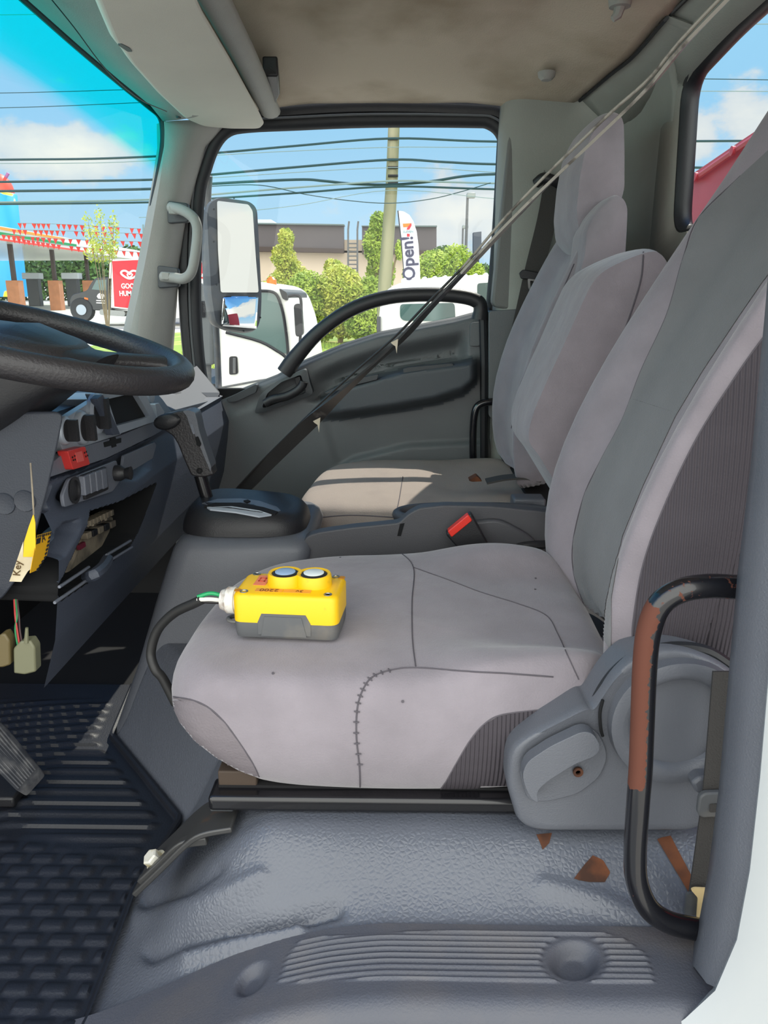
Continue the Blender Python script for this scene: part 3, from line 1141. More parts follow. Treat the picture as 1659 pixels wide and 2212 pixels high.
def dash_x(y, z):
    q = V((-0.5, y, z))
    px, py = proj(q)
    x = lerp_table([(1.06, -0.545), (1.15, -0.515), (1.25, -0.498), (1.30, -0.492), (1.36, -0.512), (1.385, -0.50), (1.43, -0.52), (1.47, -0.545)], z)
    d = edge_dist(FUSE, px, py)
    x -= 0.16 * sm(-1.5, 2.5, d) * (1 - 0.0)
    x -= 0.02 * sm(-2, 3, edge_dist(REC1, px, py))
    x -= 0.035 * sm(-4, 14, edge_dist(REC2, px, py))
    x -= 0.03 * sm(-2, 3, edge_dist(CIG, px, py))
    x -= 0.02 * sm(-3, 3, edge_dist(GAP, px, py))
    x -= 0.012 * sm(-6, 14, edge_dist(POCK, px, py))
    # below the sill of the fuse compartment two fine lips
    return x


g = []
NYd, NZd = 300, 150
for i in range(NYd + 1):
    y = 1.055 + (2.225 - 1.055) * i / NYd
    zt = 1.372 + 0.10 * (1 - sm(1.66, 1.74, y))
    row = []
    for j in range(NZd + 1):
        z = 1.07 + (zt - 1.07) * j / NZd
        row.append(V((dash_x(y, z), y, z)))
    # top pad rolls forward
    zq = row[-1]
    for dx, dz in ((-0.006, 0.002), (-0.03, 0.012), (-0.10, 0.062), (-0.17, 0.09), (-0.30, 0.10)):
        k = 1 if y > 1.70 else 0.25
        row.append(V((zq.x + dx, y, zq.z + dz * k)))
    g.append(row)
dbm = MB().sheet(g)
for k, f in enumerate(dbm.f):
    q = (dbm.v[f[0]] + dbm.v[f[2]]) / 2
    if k % (NZd + 5) < NZd - 1 and (edge_dist(FUSE, *proj(V((-0.5, q.y, q.z)))) > -2.5 or edge_dist(REC1, *proj(V((-0.5, q.y, q.z)))) > 0.5):
        dbm.mi[k] = 1  # recess faces coloured black to stand for the shade inside
dbm.build('dash_body', [M_DASH, M_VOID], dash, smooth=50)


def dash_plate(name, poly, x, m, dep=0.006, r=0.003, bev=0.0015, parent=None, label=None):
    return MB().prism(rounded(pts_x(poly, x), r, 3), (-dep, 0, 0)).build(name, m, parent or dash, bevel=bev, label=label)


M_LID = mat('lid_plastic', rgb(50, 56, 68), 0.6, bump=0.2, bscale=420)
# padded lid on the passenger side
lid = MB()
A = [P(338, 893, 2.0), P(478, 858, 2.2), P(470, 838, 2.2), P(428, 792, 2.2), P(400, 790, 2.0), P(322, 845, 1.9)]
lid.prism(rounded([PX(345, 894, -0.508), P(468, 862, 2.19), P(476, 848, 2.2), P(425, 790, 2.19), PX(415, 806, -0.60), PX(326, 846, -0.60)], 0.006), (0.0, 0, -0.016))
lid.build('top_lid', M_LID, dash, bevel=0.002)
# silver centre panel with heater controls
dash_plate('heater_panel', [(118, 918), (222, 852), (262, 938), (138, 978), (126, 950)], -0.497, M_SILV, 0.012)
dash_plate('fascia_strip', [(96, 1012), (140, 978), (262, 940), (338, 908), (350, 930), (334, 940), (230, 990), (98, 1034)], -0.494, M_DASHL, 0.012, 0.006)
for a, b, r_ in ((204, 893, 0.031), (173, 924, 0.025), (134, 930, 0.02)):
    kb = MB()
    c = PX(a, b, -0.497)
    kb.lathe([(r_ * 1.08, 0), (r_ * 1.08, 0.006), (r_ * 0.95, 0.009)], c, (1, 0, 0), 28)
    ring_ = kb.build('dial_ring', M_SILV, dash, smooth=50)
    kb = MB()
    kb.lathe([(r_ * 0.86, 0.006), (r_ * 0.82, 0.010), (0, 0.011)], c, (1, 0, 0), 28)
    kb.box(c + V((0.016, 0, 0.0)), (0.016, r_ * 0.42, r_ * 1.6))
    kb.build('heater_knob', M_BLACK, dash, smooth=50)
# empty radio slot with bright bezel
fr = MB()
o_ = rounded(pts_x([(222, 850), (308, 836), (340, 908), (256, 938)], -0.485), 0.004, 3)
i_ = rounded(pts_x([(233, 862), (294, 848), (325, 900), (252, 920)], -0.485), 0.003, 3)
fr.loft([[p + V((-0.03, 0, 0)) for p in o_], o_, i_, [p + V((-0.12, 0, 0)) for p in i_]], True, True)
fr.build('radio_bezel', M_SILV, dash, smooth=30)
MB().prism([p + V((-0.010, 0, 0)) for p in i_], (-0.005, 0, 0)).build('radio_slot', M_VOID, dash, smooth=0)
dash_plate('radio_post', [(210, 862), (222, 852), (260, 938), (244, 940)], -0.478, M_DASH, 0.012)
cb = MB()
cb.prism(pts_x([(225, 956), (238, 952), (239, 947), (250, 944), (251, 949), (262, 946), (262, 956), (251, 959), (252, 964), (243, 967), (242, 962), (227, 966)], -0.4925), (-0.004, 0, 0))
cb.build('cross_slot', M_VOID, dash, smooth=0)
rd = dash_plate('hazard_cover', [(146, 974), (184, 964), (195, 1003), (158, 1015)], -0.482, M_RED, 0.016, 0.004, label='red plastic blank cover')
MB().prism(pts_x([(163, 978), (177, 974), (182, 995), (168, 999)], -0.4812), (-0.001, 0, 0)).build('embossed_square', mat('red_embossed', rgb(214, 92, 86), 0.5), rd, smooth=0)
for a, b in ((156, 988), (158, 994), (161, 985), (162, 993), (182, 978), (186, 976), (185, 986), (189, 984)):
    dd = MB()
    dd.lathe([(0.0014, 0), (0.0014, 0.001), (0, 0.001)], PX(a, b, -0.4818), (1, 0, 0), 8)
    dd.build('pin_hole', M_VOID, rd)
# switch bank
dash_plate('switch_panel', [(150, 1034), (252, 994), (262, 1036), (244, 1062), (140, 1096), (136, 1070)], -0.4925, M_DASHL, 0.006, 0.006)
dash_plate('switch_frame', [(178, 1027), (230, 1008), (235, 1057), (186, 1080)], -0.488, M_BLACK, 0.006)
for k in range(4):
    a = 182 + k * 12.6
    b = 1026 - k * 4.7
    dash_plate('rocker_switch', [(a, b + 3), (a + 10, b - 1), (a + 13.5, b + 40), (a + 4, b + 45)], -0.482, M_DASHL, 0.01, 0.002)
kb = MB()
kb.lathe([(0.014, 0), (0.014, 0.012), (0.009, 0.02), (0.012, 0.03), (0, 0.032)], PX(246, 1022, -0.495), (1, 0, 0), 18)
kb.build('pull_knob', M_BLACK, dash)
ck = MB()
ck.lathe([(0.019, 0.002), (0.021, 0.005), (0.016, 0.005), (0.015, -0.01), (0, -0.01)], PX(156, 1059, -0.494), (1, 0, 0), 24)
ck.build('lighter_socket', M_BLACK, dash)
dash_plate('flap', [(268, 984), (334, 955), (338, 962), (330, 990), (300, 1008), (262, 1030)], -0.492, M_DASHL, 0.005, 0.004)
# contents of the fuse compartment
fz = empty('fuse_box', PX(200, 1200, -0.56), 'beige plastic fuse box with wiring plugs inside the open compartment of the dash', 'fuse box')
M_BEIGE = stained('beige_plastic', rgb(150, 138, 118), rgb(96, 88, 78), 18, 0.45, 0.65, 0.6)
MB().prism(rounded(pts_x([(175, 1165), (232, 1112), (258, 1120), (262, 1165), (246, 1192), (200, 1210), (160, 1240), (148, 1270), (140, 1250)], -0.56), 0.01), (-0.06, 0, 0)).build('housing', M_BEIGE, fz, bevel=0.006)
for k in range(9):
    a, b = 180 + k * 7.6, 1132 - k * 3.6
    m_ = MB()
    m_.prism(rounded(pts_x([(a, b), (a + 5, b - 3), (a + 6, b + 9), (a + 1, b + 12)], -0.548), 0.001), (-0.02, 0, 0))
    m_.build('plug', M_BEIGE, fz, bevel=0.001)
for k in range(5):
    a, b = 188 + k * 13, 1152 - k * 6
    MB().prism(rounded(pts_x([(a, b), (a + 10, b - 5), (a + 11, b + 8), (a + 2, b + 14)], -0.545), 0.002), (-0.025, 0, 0)).build('connector', M_BLACK if k % 2 else M_BEIGE, fz, bevel=0.001)
MB().prism(pts_x([(172, 1178), (184, 1170), (186, 1180), (174, 1188)], -0.553), (-0.006, 0, 0)).build('fuse', mat('fuse_red', rgb(120, 40, 60), 0.5), fz)
for k in range(4):
    MB().tube(spline([PX(186 + k * 14, 1140 - k * 6, -0.55), PX(190 + k * 14, 1128 - k * 6, -0.56), PX(205 + k * 13, 1118 - k * 5, -0.6)], 5), 0.003, 6).build('wire', M_BEIGE if k % 2 else M_BLACK, fz)
# bright lips under the compartment
lp = MB()
for a, b, c_, d_ in ((128, 1268, 192, 1225), (118, 1302, 195, 1248), (230, 1199, 282, 1168), (222, 1220, 285, 1182)):
    lp.tube([PX(a, b, -0.497), PX(c_, d_, -0.497)], 0.0025, 6)
lp.build('compartment_lip', M_DASHL, dash)
MB().tube(spline([PX(188, 1246, -0.50), PX(205, 1240, -0.48), PX(222, 1225, -0.485), PX(232, 1208, -0.50)], 5), 0.010, 8).build('finger_catch', M_DASH, dash)
# chrome latch and vent beside the lid
MB().prism(rounded(pts_x([(336, 872), (343, 870), (356, 890), (352, 902), (340, 905)], -0.50), 0.003), (-0.02, 0, 0)).build('vent_latch', M_SILV, dash, bevel=0.003)
MB().lathe([(0.02, 0), (0.02, 0.006), (0.012, 0.008), (0, 0.008)], PX(322, 850, -0.52), (1, 0, 0), 18).build('vent_rim', M_SILV, dash)

# knee panel under the column
kp = MB()
kp.prism(rounded(pts_y([(-220, 890), (140, 890), (126, 960), (104, 1060), (76, 1165), (40, 1250), (2, 1300), (-220, 1340)], 1.04), 0.014), (-0.008, 0.010, 0.0))
kneep = kp.build('knee_panel', mat('plastic_knee', rgb(48, 52, 61), 0.5, bump=0.3, bscale=420), smooth=50, bevel=0.01)
tag(kneep, 'dark blue-grey lower column panel with two round dimples below the steering wheel', 'panel')
for a, b in ((10, 1088), (54, 1082)):
    MB().lathe([(0.016, 0.0), (0.015, -0.002), (0.010, -0.0005), (0.0, 0.0)], P(a, b, 1.04), (0, 1, 0), 18).build('dimple', MATS['plastic_knee'], kneep)

# ================================================================== STEERING WHEEL AND COLUMN
TH = math.radians(15)
WC, WR = V((-0.522, 1.105, 1.592)), 0.213
wn = V((math.sin(TH), 0, math.cos(TH)))
wa = V((math.cos(TH), 0, -math.sin(TH)))


def wp(a, r, h=0.0):
    return WC + wa * (r * math.cos(a)) + V((0, r * math.sin(a), 0)) + wn * h


sw = empty('steering_wheel', WC - wn * 0.03, 'black four-spoke steering wheel in front of the driver seat', 'steering wheel')
MB().tube([wp(2 * math.pi * k / 64, WR) for k in range(64)], 0.0190, 14, closed=True).build('rim', M_BLK2, sw, smooth=180)
hubr = []
for r_, h in ((0.088, -0.035), (0.094, -0.012), (0.090, 0.010), (0.075, 0.020), (0.04, 0.024), (0.002, 0.025)):
    hubr.append([wp(2 * math.pi * k / 32, r_ * (1 + 0.12 * abs(math.sin(2 * math.pi * k / 32)) ** 2), h - 0.012) for k in range(32)])
MB().loft(hubr).build('horn_pad', M_BLK2, sw, smooth=60)
for a in (0.62, -0.62, math.pi - 0.5, math.pi + 0.5):
    m_ = MB()
    rr = []
    for t in range(7):
        s = t / 6
        r_ = 0.06 + (WR - 0.06) * s
        c = wp(a, r_, -0.016 + 0.016 * s)
        w = 0.034 - 0.012 * math.sin(s * math.pi * 0.7) + (0.018 * sm(0.75, 1, s))
        tdir = V((0, math.cos(a), 0)) - wa * math.sin(a)
        rr.append([c + tdir * (w * math.cos(2 * math.pi * k / 12)) + wn * (0.011 * math.sin(2 * math.pi * k / 12)) for k in range(12)])
    m_.loft(rr)
    m_.build('spoke', M_BLK2, sw, smooth=70)
cl = empty('steering_column', V((-0.7, 1.12, 1.45)), 'black plastic steering column shroud running from wheel to dash', 'steering column')
rr = []
for s in range(14):
    t = s / 13
    c = V((-0.425 - 0.50 * t, 1.105, 1.548 - 0.055 * t))
    hw, hh = 0.05 + 0.05 * sm(0, 0.16, t), 0.022 + 0.062 * sm(0, 0.28, t)
    rr.append([c + V((0.02 * math.sin(2 * math.pi * k / 28), hw * math.copysign(abs(math.cos(2 * math.pi * k / 28)) ** 0.7, math.cos(2 * math.pi * k / 28)), hh * math.copysign(abs(math.sin(2 * math.pi * k / 28)) ** 0.7, math.sin(2 * math.pi * k / 28)))) for k in range(28)])
MB().loft(rr).build('lower_shroud', M_BLACK, cl, smooth=60)
# wiper stalk
MB().tube(spline([V((-0.56, 1.19, 1.545)), V((-0.56, 1.24, 1.555)), V((-0.555, 1.29, 1.565))], 4), [0.008] * 5 + [0.01] * 4, 8).build('wiper_stalk', M_BLACK, cl)
# ================================================================== SEATS
def pillow(outline, layers, crown, zmod=None, nin=7):
    """outline: smooth closed plan loop; layers: (inset fraction, z) from below up; then the top closes with a crown"""
    c = V((sum(p.x for p in outline) / len(outline), sum(p.y for p in outline) / len(outline), 0))
    rings = []
    for ins, z in layers:
        rings.append([V((p.x + (c.x - p.x) * ins, p.y + (c.y - p.y) * ins * 1.25, z)) for p in outline])
    i0, z0 = layers[-1]
    for k in range(1, nin + 1):
        t = k / nin
        ins = i0 + (0.985 - i0) * t
        z = z0 + crown * (1 - (1 - t) ** 3)
        rings.append([V((p.x + (c.x - p.x) * ins, p.y + (c.y - p.y) * min(ins * 1.25 if k < 2 else ins, .985), z)) for p in outline])
    if zmod:
        for r in rings[len(layers) - 2:]:
            for v in r:
                v.z += zmod(v.x, v.y)
    mb = MB()
    mb.loft(rings, True, True)
    return mb


# ---- driver seat
ds = empty('driver_seat', V((0.05, 1.06, 0.99)), 'grey velour driver seat with a yellow control box lying on its cushion', 'seat')
ol = spline([V(p + (0,)) for p in ((-0.20, 0.833), (-0.262, 0.848), (-0.296, 0.90), (-0.300, 0.98), (-0.292, 1.08), (-0.272, 1.17), (-0.225, 1.245), (-0.14, 1.29), (-0.02, 1.308), (0.12, 1.305), (0.25, 1.28), (0.30, 1.20), (0.305, 1.06), (0.295, 0.93), (0.26, 0.852), (0.16, 0.832), (0.04, 0.826), (-0.08, 0.827))], 5, True)


def zm(x, y):
    z = 0.0
    # bolsters flank a hollow at the back, the front third is flat
    b = sm(0.02, 0.16, x)
    hol = sm(0.86, 0.96, y) * (1 - sm(1.16, 1.26, y))
    z -= 0.024 * hol * b
    z += 0.015 * b * (1 - hol)
    z += 0.012 * sm(-0.05, 0.20, x)
    # valley of the cross seam
    z -= 0.007 * math.exp(-((x - 0.045) / 0.016) ** 2) * hol
    z += 0.0022 * noise.noise(V((x * 14, y * 14, 1)))
    z += 0.012 * sm(0.95, 1.25, y)
    return z


cmb = pillow(ol, [(0.20, 1.030), (0.13, 1.033), (0.045, 1.060), (0.0, 1.105), (-0.004, 1.140), (0.012, 1.172), (0.045, 1.192), (0.09, 1.203)], 0.010, zm, 9)
# the front edge of the cushion slopes under
for v in cmb.v:
    if v.z < 1.13:
        v.x += 0.075 * ((1.13 - v.z) / 0.1) ** 1.3 * sm(-0.02, -0.28, v.x)
cush = cmb.build('cushion', M_FAB, ds, smooth=180, sub=1)
CT = surface_of(cush)
# cloth corner panels of the other weave, wrapped on the cushion
def patch(name, tree, poly, m, parent, off=0.0012, step=6):
    xs = [p[0] for p in poly]
    ys = [p[1] for p in poly]
    nx, ny = int((max(xs) - min(xs)) / step) + 1, int((max(ys) - min(ys)) / step) + 1
    mb = MB()
    # rows between the two side boundaries so the outline stays clean
    rows = []
    for j in range(ny + 1):
        y = min(ys) + 0.01 + (max(ys) - min(ys) - 0.02) * j / ny
        cr = []
        for i in range(len(poly)):
            (x1, y1), (x2, y2) = poly[i - 1], poly[i]
            if (y1 > y) != (y2 > y):
                cr.append(x1 + (x2 - x1) * (y - y1) / (y2 - y1))
        if len(cr) >= 2:
            rows.append((y, min(cr), max(cr)))
    idx = []
    for y, a, b in rows:
        line = []
        for i in range(nx + 1):
            q = on_surface(tree, [(a + (b - a) * i / nx, y)], off)
            line.append(q[0][0] if q else None)
        idx.append(line)
    for j in range(len(idx) - 1):
        for i in range(nx):
            q = [idx[j][i], idx[j][i + 1], idx[j + 1][i + 1], idx[j + 1][i]]
            if all(q) and max((q[k] - q[k - 1]).length for k in range(4)) < 0.05:
                mb.add(q, [(0, 1, 2, 3)])
    if not mb.f:
        return None
    o = mb.build(name, m, parent, smooth=180)
    bm = bmesh.new()
    bm.from_mesh(o.data)
    bmesh.ops.remove_doubles(bm, verts=bm.verts, dist=1e-5)
    bmesh.ops.recalc_face_normals(bm, faces=bm.faces)
    for f in bm.faces:
        f.smooth = True
    bm.to_mesh(o.data)
    bm.free()
    return o


for nm_, poly_, m_, lab_ in rust_marks:
    o_ = patch(nm_, HT, poly_, m_, hump, 0.0012, 4)
    if lab_:
        o_['label'] = lab_
frontseam = [(343, 1497), (375, 1505), (415, 1512), (450, 1528), (485, 1560), (520, 1608), (548, 1652), (570, 1700), (585, 1722)]
rearseam = [(935, 1725), (962, 1690), (985, 1650), (1015, 1600), (1045, 1565), (1080, 1545), (1150, 1535), (1215, 1530)]
patch('front_corner_cloth', CT, [(322, 1490)] + frontseam + [(540, 1735), (330, 1735)], M_FABL, ds)
patch('rear_corner_cloth', CT, rearseam + [(1225, 1730), (940, 1738)], M_FABR, ds)
seam('seam', CT, frontseam, M_THREAD, ds, 0.0009)
seam('seam', CT, rearseam, M_THREAD, ds, 0.0009)
seam('seam', CT, [(778, 1722), (777, 1660), (770, 1590), (772, 1530), (784, 1490), (806, 1462), (850, 1447), (902, 1443), (1000, 1450), (1100, 1455), (1195, 1462)], M_THREAD, ds, 0.0010)
seam('seam', CT, [(898, 1440), (891, 1380), (890, 1300), (893, 1226), (860, 1190), (835, 1170)], M_THREAD, ds, 0.0009)
seam('seam', CT, [(893, 1226), (960, 1250), (1040, 1280), (1120, 1305), (1180, 1330), (1205, 1370), (1230, 1425), (1250, 1468)], M_THREAD, ds, 0.0008)
st = MB()
ca = dense([(778, 1650), (770, 1590), (772, 1530), (784, 1490), (806, 1462), (846, 1448)])
sfc = on_surface(CT, ca, 0.0012)
for k in range(0, len(sfc), 3):
    p, n = sfc[k]
    t = (sfc[min(k + 1, len(sfc) - 1)][0] - sfc[max(k - 1, 0)][0]).normalized()
    sd = t.cross(n).normalized()
    st.tube([p - sd * 0.0035, p + n * 0.0006, p + sd * 0.0035], 0.0009, 5)
st.build('hand_stitching', M_THREAD, ds)
for a, b in ((1156, 1274), (1157, 1250), (590, 1455), (870, 1515), (735, 1205)):
    for p, n in on_surface(CT, [(a, b)], 0.0008):
        MB().lathe([(0.0018, 0), (0.0018, 0.0006), (0, 0.0006)], p, n, 8).build('speck', M_THREAD, ds)

# ---- backrest of the driver seat: spine leaning back, side bolsters, shoulders
def backrest(spine, half, ymid, bol, thick, wing, taper_top, seg=8, ins=None):
    """spine: list of (x, z, k) front-bolster line; half width table by k; returns MB of stacked sections"""
    rings = []
    m = len(spine)
    for i, (x, z) in enumerate(spine):
        a = V((spine[min(i + 1, m - 1)][0] - spine[max(i - 1, 0)][0], 0, spine[min(i + 1, m - 1)][1] - spine[max(i - 1, 0)][1])).normalized()
        back = V((a.z, 0, -a.x))       # towards the rear of the cab
        t = i / (m - 1)
        h = lerp_table(half, t)
        e = lerp_table(taper_top, t)
        b = bol * e
        w = wing
        th = thick * (0.25 + 0.75 * e)
        pts = [(-h + 0.015, b * 0.30), (-h + w * 0.35, 0.0), (-h + w * 0.8, b * 0.18), (-h + w * 1.35, b * 0.85), (-h * 0.35, b), (0, b), (h * 0.35, b), (h - w * 1.35, b * 0.85), (h - w * 0.8, b * 0.18), (h - w * 0.35, 0.0), (h - 0.015, b * 0.30),
               (h, b * 0.30 + th * 0.45), (h - 0.012, th * 0.95), (h * 0.6, th * 1.08), (0, th * 1.12), (-h * 0.6, th * 1.08), (-h + 0.012, th * 0.95), (-h, b * 0.30 + th * 0.45)]
        ring = [V((x, ymid + yy, z)) + back * dd for yy, dd in pts]
        rings.append(spline(ring, 3, True))
    return MB().loft(rings)


spine = [(0.268, 1.165), (0.255, 1.22), (0.250, 1.29), (0.262, 1.37), (0.292, 1.46), (0.338, 1.56), (0.388, 1.65), (0.440, 1.74), (0.488, 1.82), (0.524, 1.89), (0.548, 1.94), (0.562, 1.98), (0.570, 2.0)]
half = [(0, 0.205), (0.12, 0.232), (0.3, 0.236), (0.55, 0.228), (0.75, 0.205), (0.9, 0.17), (1, 0.12)]
dbk = backrest(spine, half, 1.062, 0.055, 0.135, 0.075, [(0, 0.8), (0.2, 1), (0.55, 1), (0.8, 0.5), (1, 0.1)])
dback = dbk.build('backrest', M_FAB, ds, smooth=180, sub=1)
backrest([(x + 0.075, z) for x, z in spine], [(a, b - 0.006) for a, b in half], 1.062, 0.03, 0.085, 0.06, [(0, 1), (0.6, 0.9), (0.8, 0.3), (1, 0.0)]).build('back_shell', M_FABR, ds, smooth=180)
BT = surface_of(dback)
ins_l = [(1262, 1308), (1240, 1240), (1238, 1170), (1262, 1070), (1300, 990), (1345, 905), (1385, 800), (1440, 680), (1475, 560), (1510, 470), (1600, 380), (1720, 270)]
patch('insert_panel', BT, ins_l + [(1720, 560), (1655, 600), (1600, 680), (1520, 800), (1460, 900), (1390, 1050), (1345, 1160), (1322, 1290), (1320, 1405)], M_FABD, ds, 0.0012, 8)
near_seam = [(1366, 1392), (1368, 1340), (1388, 1225), (1428, 1110), (1498, 960), (1578, 830), (1660, 715), (1760, 600)]
patch('side_panel', BT, near_seam + [(1760, 1440), (1575, 1440), (1480, 1415), (1400, 1402)], M_FABR, ds, 0.0012, 8)
seam('seam', BT, near_seam, M_THREAD, ds, 0.0010)
seam('seam', BT, ins_l[:-1], M_THREAD, ds, 0.0010)
seam('seam', BT, [(1368, 862), (1400, 872), (1450, 888)], M_THREAD, ds, 0.0009)

# ---- runner, bracket and recliner cover
rl = MB()
rl.box((-0.03, 0.862, 1.025), (0.42, 0.045, 0.022))
rl.build('slide_rail', M_BMET, ds, bevel=0.006, bseg=3)
MB().box((-0.224, 0.862, 1.022), (0.03, 0.036, 0.022)).build('rail_end', M_DOORD, ds, bevel=0.002)
MB().box((-0.205, 0.875, 1.048), (0.05, 0.03, 0.024)).build('rail_shim', mat('shim_dark', rgb(62, 50, 40), 0.7), ds, bevel=0.002)
MB().box((0.0, 1.06, 1.034), (0.46, 0.40, 0.012)).build('seat_pan', M_VOID, ds)
br = MB()
bl_ = [P(440, 1750, 0.862), P(505, 1753, 0.862), P(455, 1782, 0.862), P(400, 1812, 0.865), P(335, 1868, 0.872), P(305, 1900, 0.88)]
br.ribbon(spline([P(512, 1756, 0.865), P(450, 1768, 0.865), P(415, 1790, 0.868), P(372, 1832, 0.872), P(335, 1868, 0.875), P(310, 1892, 0.878)], 5), (0, 1, 0), 0.07, 0.008)
br.ribbon(spline([P(448, 1812, 0.845), P(395, 1822, 0.845), P(350, 1862, 0.85), P(305, 1904, 0.853)], 5), (0, 1, 0), 0.012, 0.012)
M_BRK = stained('bracket_steel', rgb(74, 74, 74), rgb(120, 88, 64), 18, 0.62, 0.75, 0.38, metal=0.4)
br.build('floor_bracket', M_BRK, ds, bevel=0.002)
bo = MB()
c = P(340, 1862, 0.866)
ax = V((-0.55, -0.25, 0.8)).normalized()
bo.lathe([(0.0155, 0), (0.0155, 0.003), (0.010, 0.003)], c, ax, 24)
bo.lathe([(0.0115, 0.003), (0.0115, 0.015), (0.0095, 0.017), (0, 0.017)], c, ax, 6)
bo.build('bolt', M_ZINC, ds, smooth=25)
br = MB()
br.ribbon(spline([P(1205, 1800, 0.84), P(1245, 1818, 0.845), P(1285, 1835, 0.85), P(1325, 1880, 0.85), P(1352, 1915, 0.85)], 5), (0, 1, 0), 0.05, 0.008)
br.build('floor_bracket', M_BRK, ds, bevel=0.002)
cov = [(1098, 1640), (1112, 1612), (1160, 1580), (1262, 1528), (1280, 1532), (1300, 1500), (1325, 1462), (1365, 1425), (1420, 1404), (1470, 1402), (1520, 1414), (1570, 1440), (1640, 1500), (1660, 1600), (1640, 1700), (1560, 1740), (1520, 1790), (1490, 1800), (1160, 1800), (1120, 1785), (1105, 1735), (1095, 1700)]
fr_ = rounded(pts_y(cov, 0.795), 0.012, 4)
cc = sum(fr_, V()) / len(fr_)
rg = [[p + V((0, 0.055, 0)) for p in fr_], [p + V((0, 0.012, 0)) for p in fr_], [p.lerp(cc, 0.02) + V((0, 0.003, 0)) for p in fr_], [p.lerp(cc, 0.05) for p in fr_], [p.lerp(cc, 0.10) + V((0, 0.001, 0)) for p in fr_]]
cvo = MB().loft(rg).build('recliner_cover', M_PGREY, ds, smooth=70)
dc = P(1464, 1560, 0.79)
dsk = MB()
dsk.lathe([(0.079, 0.006), (0.077, -0.006), (0.066, -0.010), (0.058, -0.007), (0.054, 0.002), (0.0, 0.002)], dc, (0, 1, 0), 48)
dsk.build('round_boss', M_PGREY, cvo, smooth=60)
MB().tube(spline(pts_y([(1284, 1535), (1290, 1510), (1310, 1475), (1335, 1445), (1368, 1420), (1420, 1402), (1480, 1398), (1530, 1408), (1574, 1436)], 0.812), 4), 0.007, 8).build('hinge_gap', M_RUB, cvo)
MB().tube(spline(pts_y([(1302, 1512), (1296, 1540), (1298, 1575), (1302, 1590)], 0.7905), 4), 0.002, 6).build('slot', M_VOID, cvo)
MB().prism(rounded(pts_y([(1122, 1668), (1135, 1640), (1180, 1608), (1258, 1568), (1290, 1580), (1308, 1612), (1312, 1640), (1295, 1680), (1250, 1715), (1185, 1732), (1140, 1730)], 0.7915), 0.01, 4), (0, 0.004, 0)).build('lever_recess', M_PGREY, cvo, bevel=0.001)
lv = MB()
lv.prism(rounded(pts_y([(1128, 1672), (1140, 1645), (1190, 1612), (1258, 1580), (1282, 1584), (1298, 1612), (1290, 1632), (1240, 1652), (1180, 1690), (1158, 1712), (1165, 1736), (1148, 1728), (1134, 1700)], 0.772), 0.008, 4), (0, 0.018, 0))
lv.build('recline_lever', M_PGREY, cvo, bevel=0.005, bseg=3)
MB().lathe([(0.006, 0), (0.006, -0.003), (0.003, -0.003), (0.003, 0)], P(1248, 1666, 0.789), (0, 1, 0), 14).build('lever_screw', M_RUST, cvo)
bk = MB()
bk.prism(rounded(pts_y([(1494, 1692), (1510, 1680), (1555, 1676), (1570, 1690), (1552, 1712), (1505, 1716)], 0.765), 0.004, 3), (0, 0.03, 0))
bk.build('latch_tab', M_PGREY, cvo, bevel=0.004)

# near belt: webbing, tongue and label by the pillar
nb = empty('driver_seat_belt', P(1520, 1985, 0.745), 'grey driver seat belt hanging beside the door pillar with a cream label', 'seat belt')
w = MB()
w.ribbon(spline([P(1570, 1450, 0.76), P(1548, 1700, 0.752), P(1535, 1800, 0.75), P(1522, 1890, 0.748), P(1505, 2000, 0.745)], 5), [V((1, 0, 0.1))] * 21, 0.030, 0.003)
w.build('webbing', M_BELT, nb)
tb = MB()
o_ = rounded(pts_y([(1512, 1722), (1524, 1714), (1580, 1712), (1580, 1764), (1514, 1768), (1507, 1756)], 0.742), 0.004, 3)
i_ = rounded(pts_y([(1533, 1736), (1570, 1734), (1570, 1752), (1532, 1754)], 0.742), 0.002, 3)
tb.prism(o_, (0, 0.008, 0))
tb.build('tongue', M_GREYP, nb, bevel=0.002)
MB().prism(i_, (0, -0.001, 0)).build('tongue_slot', M_BELT, nb, smooth=0)
MB().prism(rounded(pts_y([(1492, 1922), (1500, 1918), (1540, 1920), (1535, 1985), (1505, 1985), (1508, 1940)], 0.738), 0.003), (0, 0.002, 0)).build('care_label', mat('cream_cloth', rgb(226, 200, 146), 0.8), nb, label='cream label')
MB().prism(rounded(pts_y([(1484, 1932), (1506, 1930), (1505, 1985), (1478, 1990)], 0.741), 0.003), (0, 0.004, 0)).build('anchor_sleeve', M_GREYP, nb)

# grab bar by the driver doorway: black enamel worn to rusty primer
gb = empty('grab_bar', P(1500, 2010, 0.72), 'bent black steel grab bar worn to rusty primer beside the driver seat', 'grab bar')


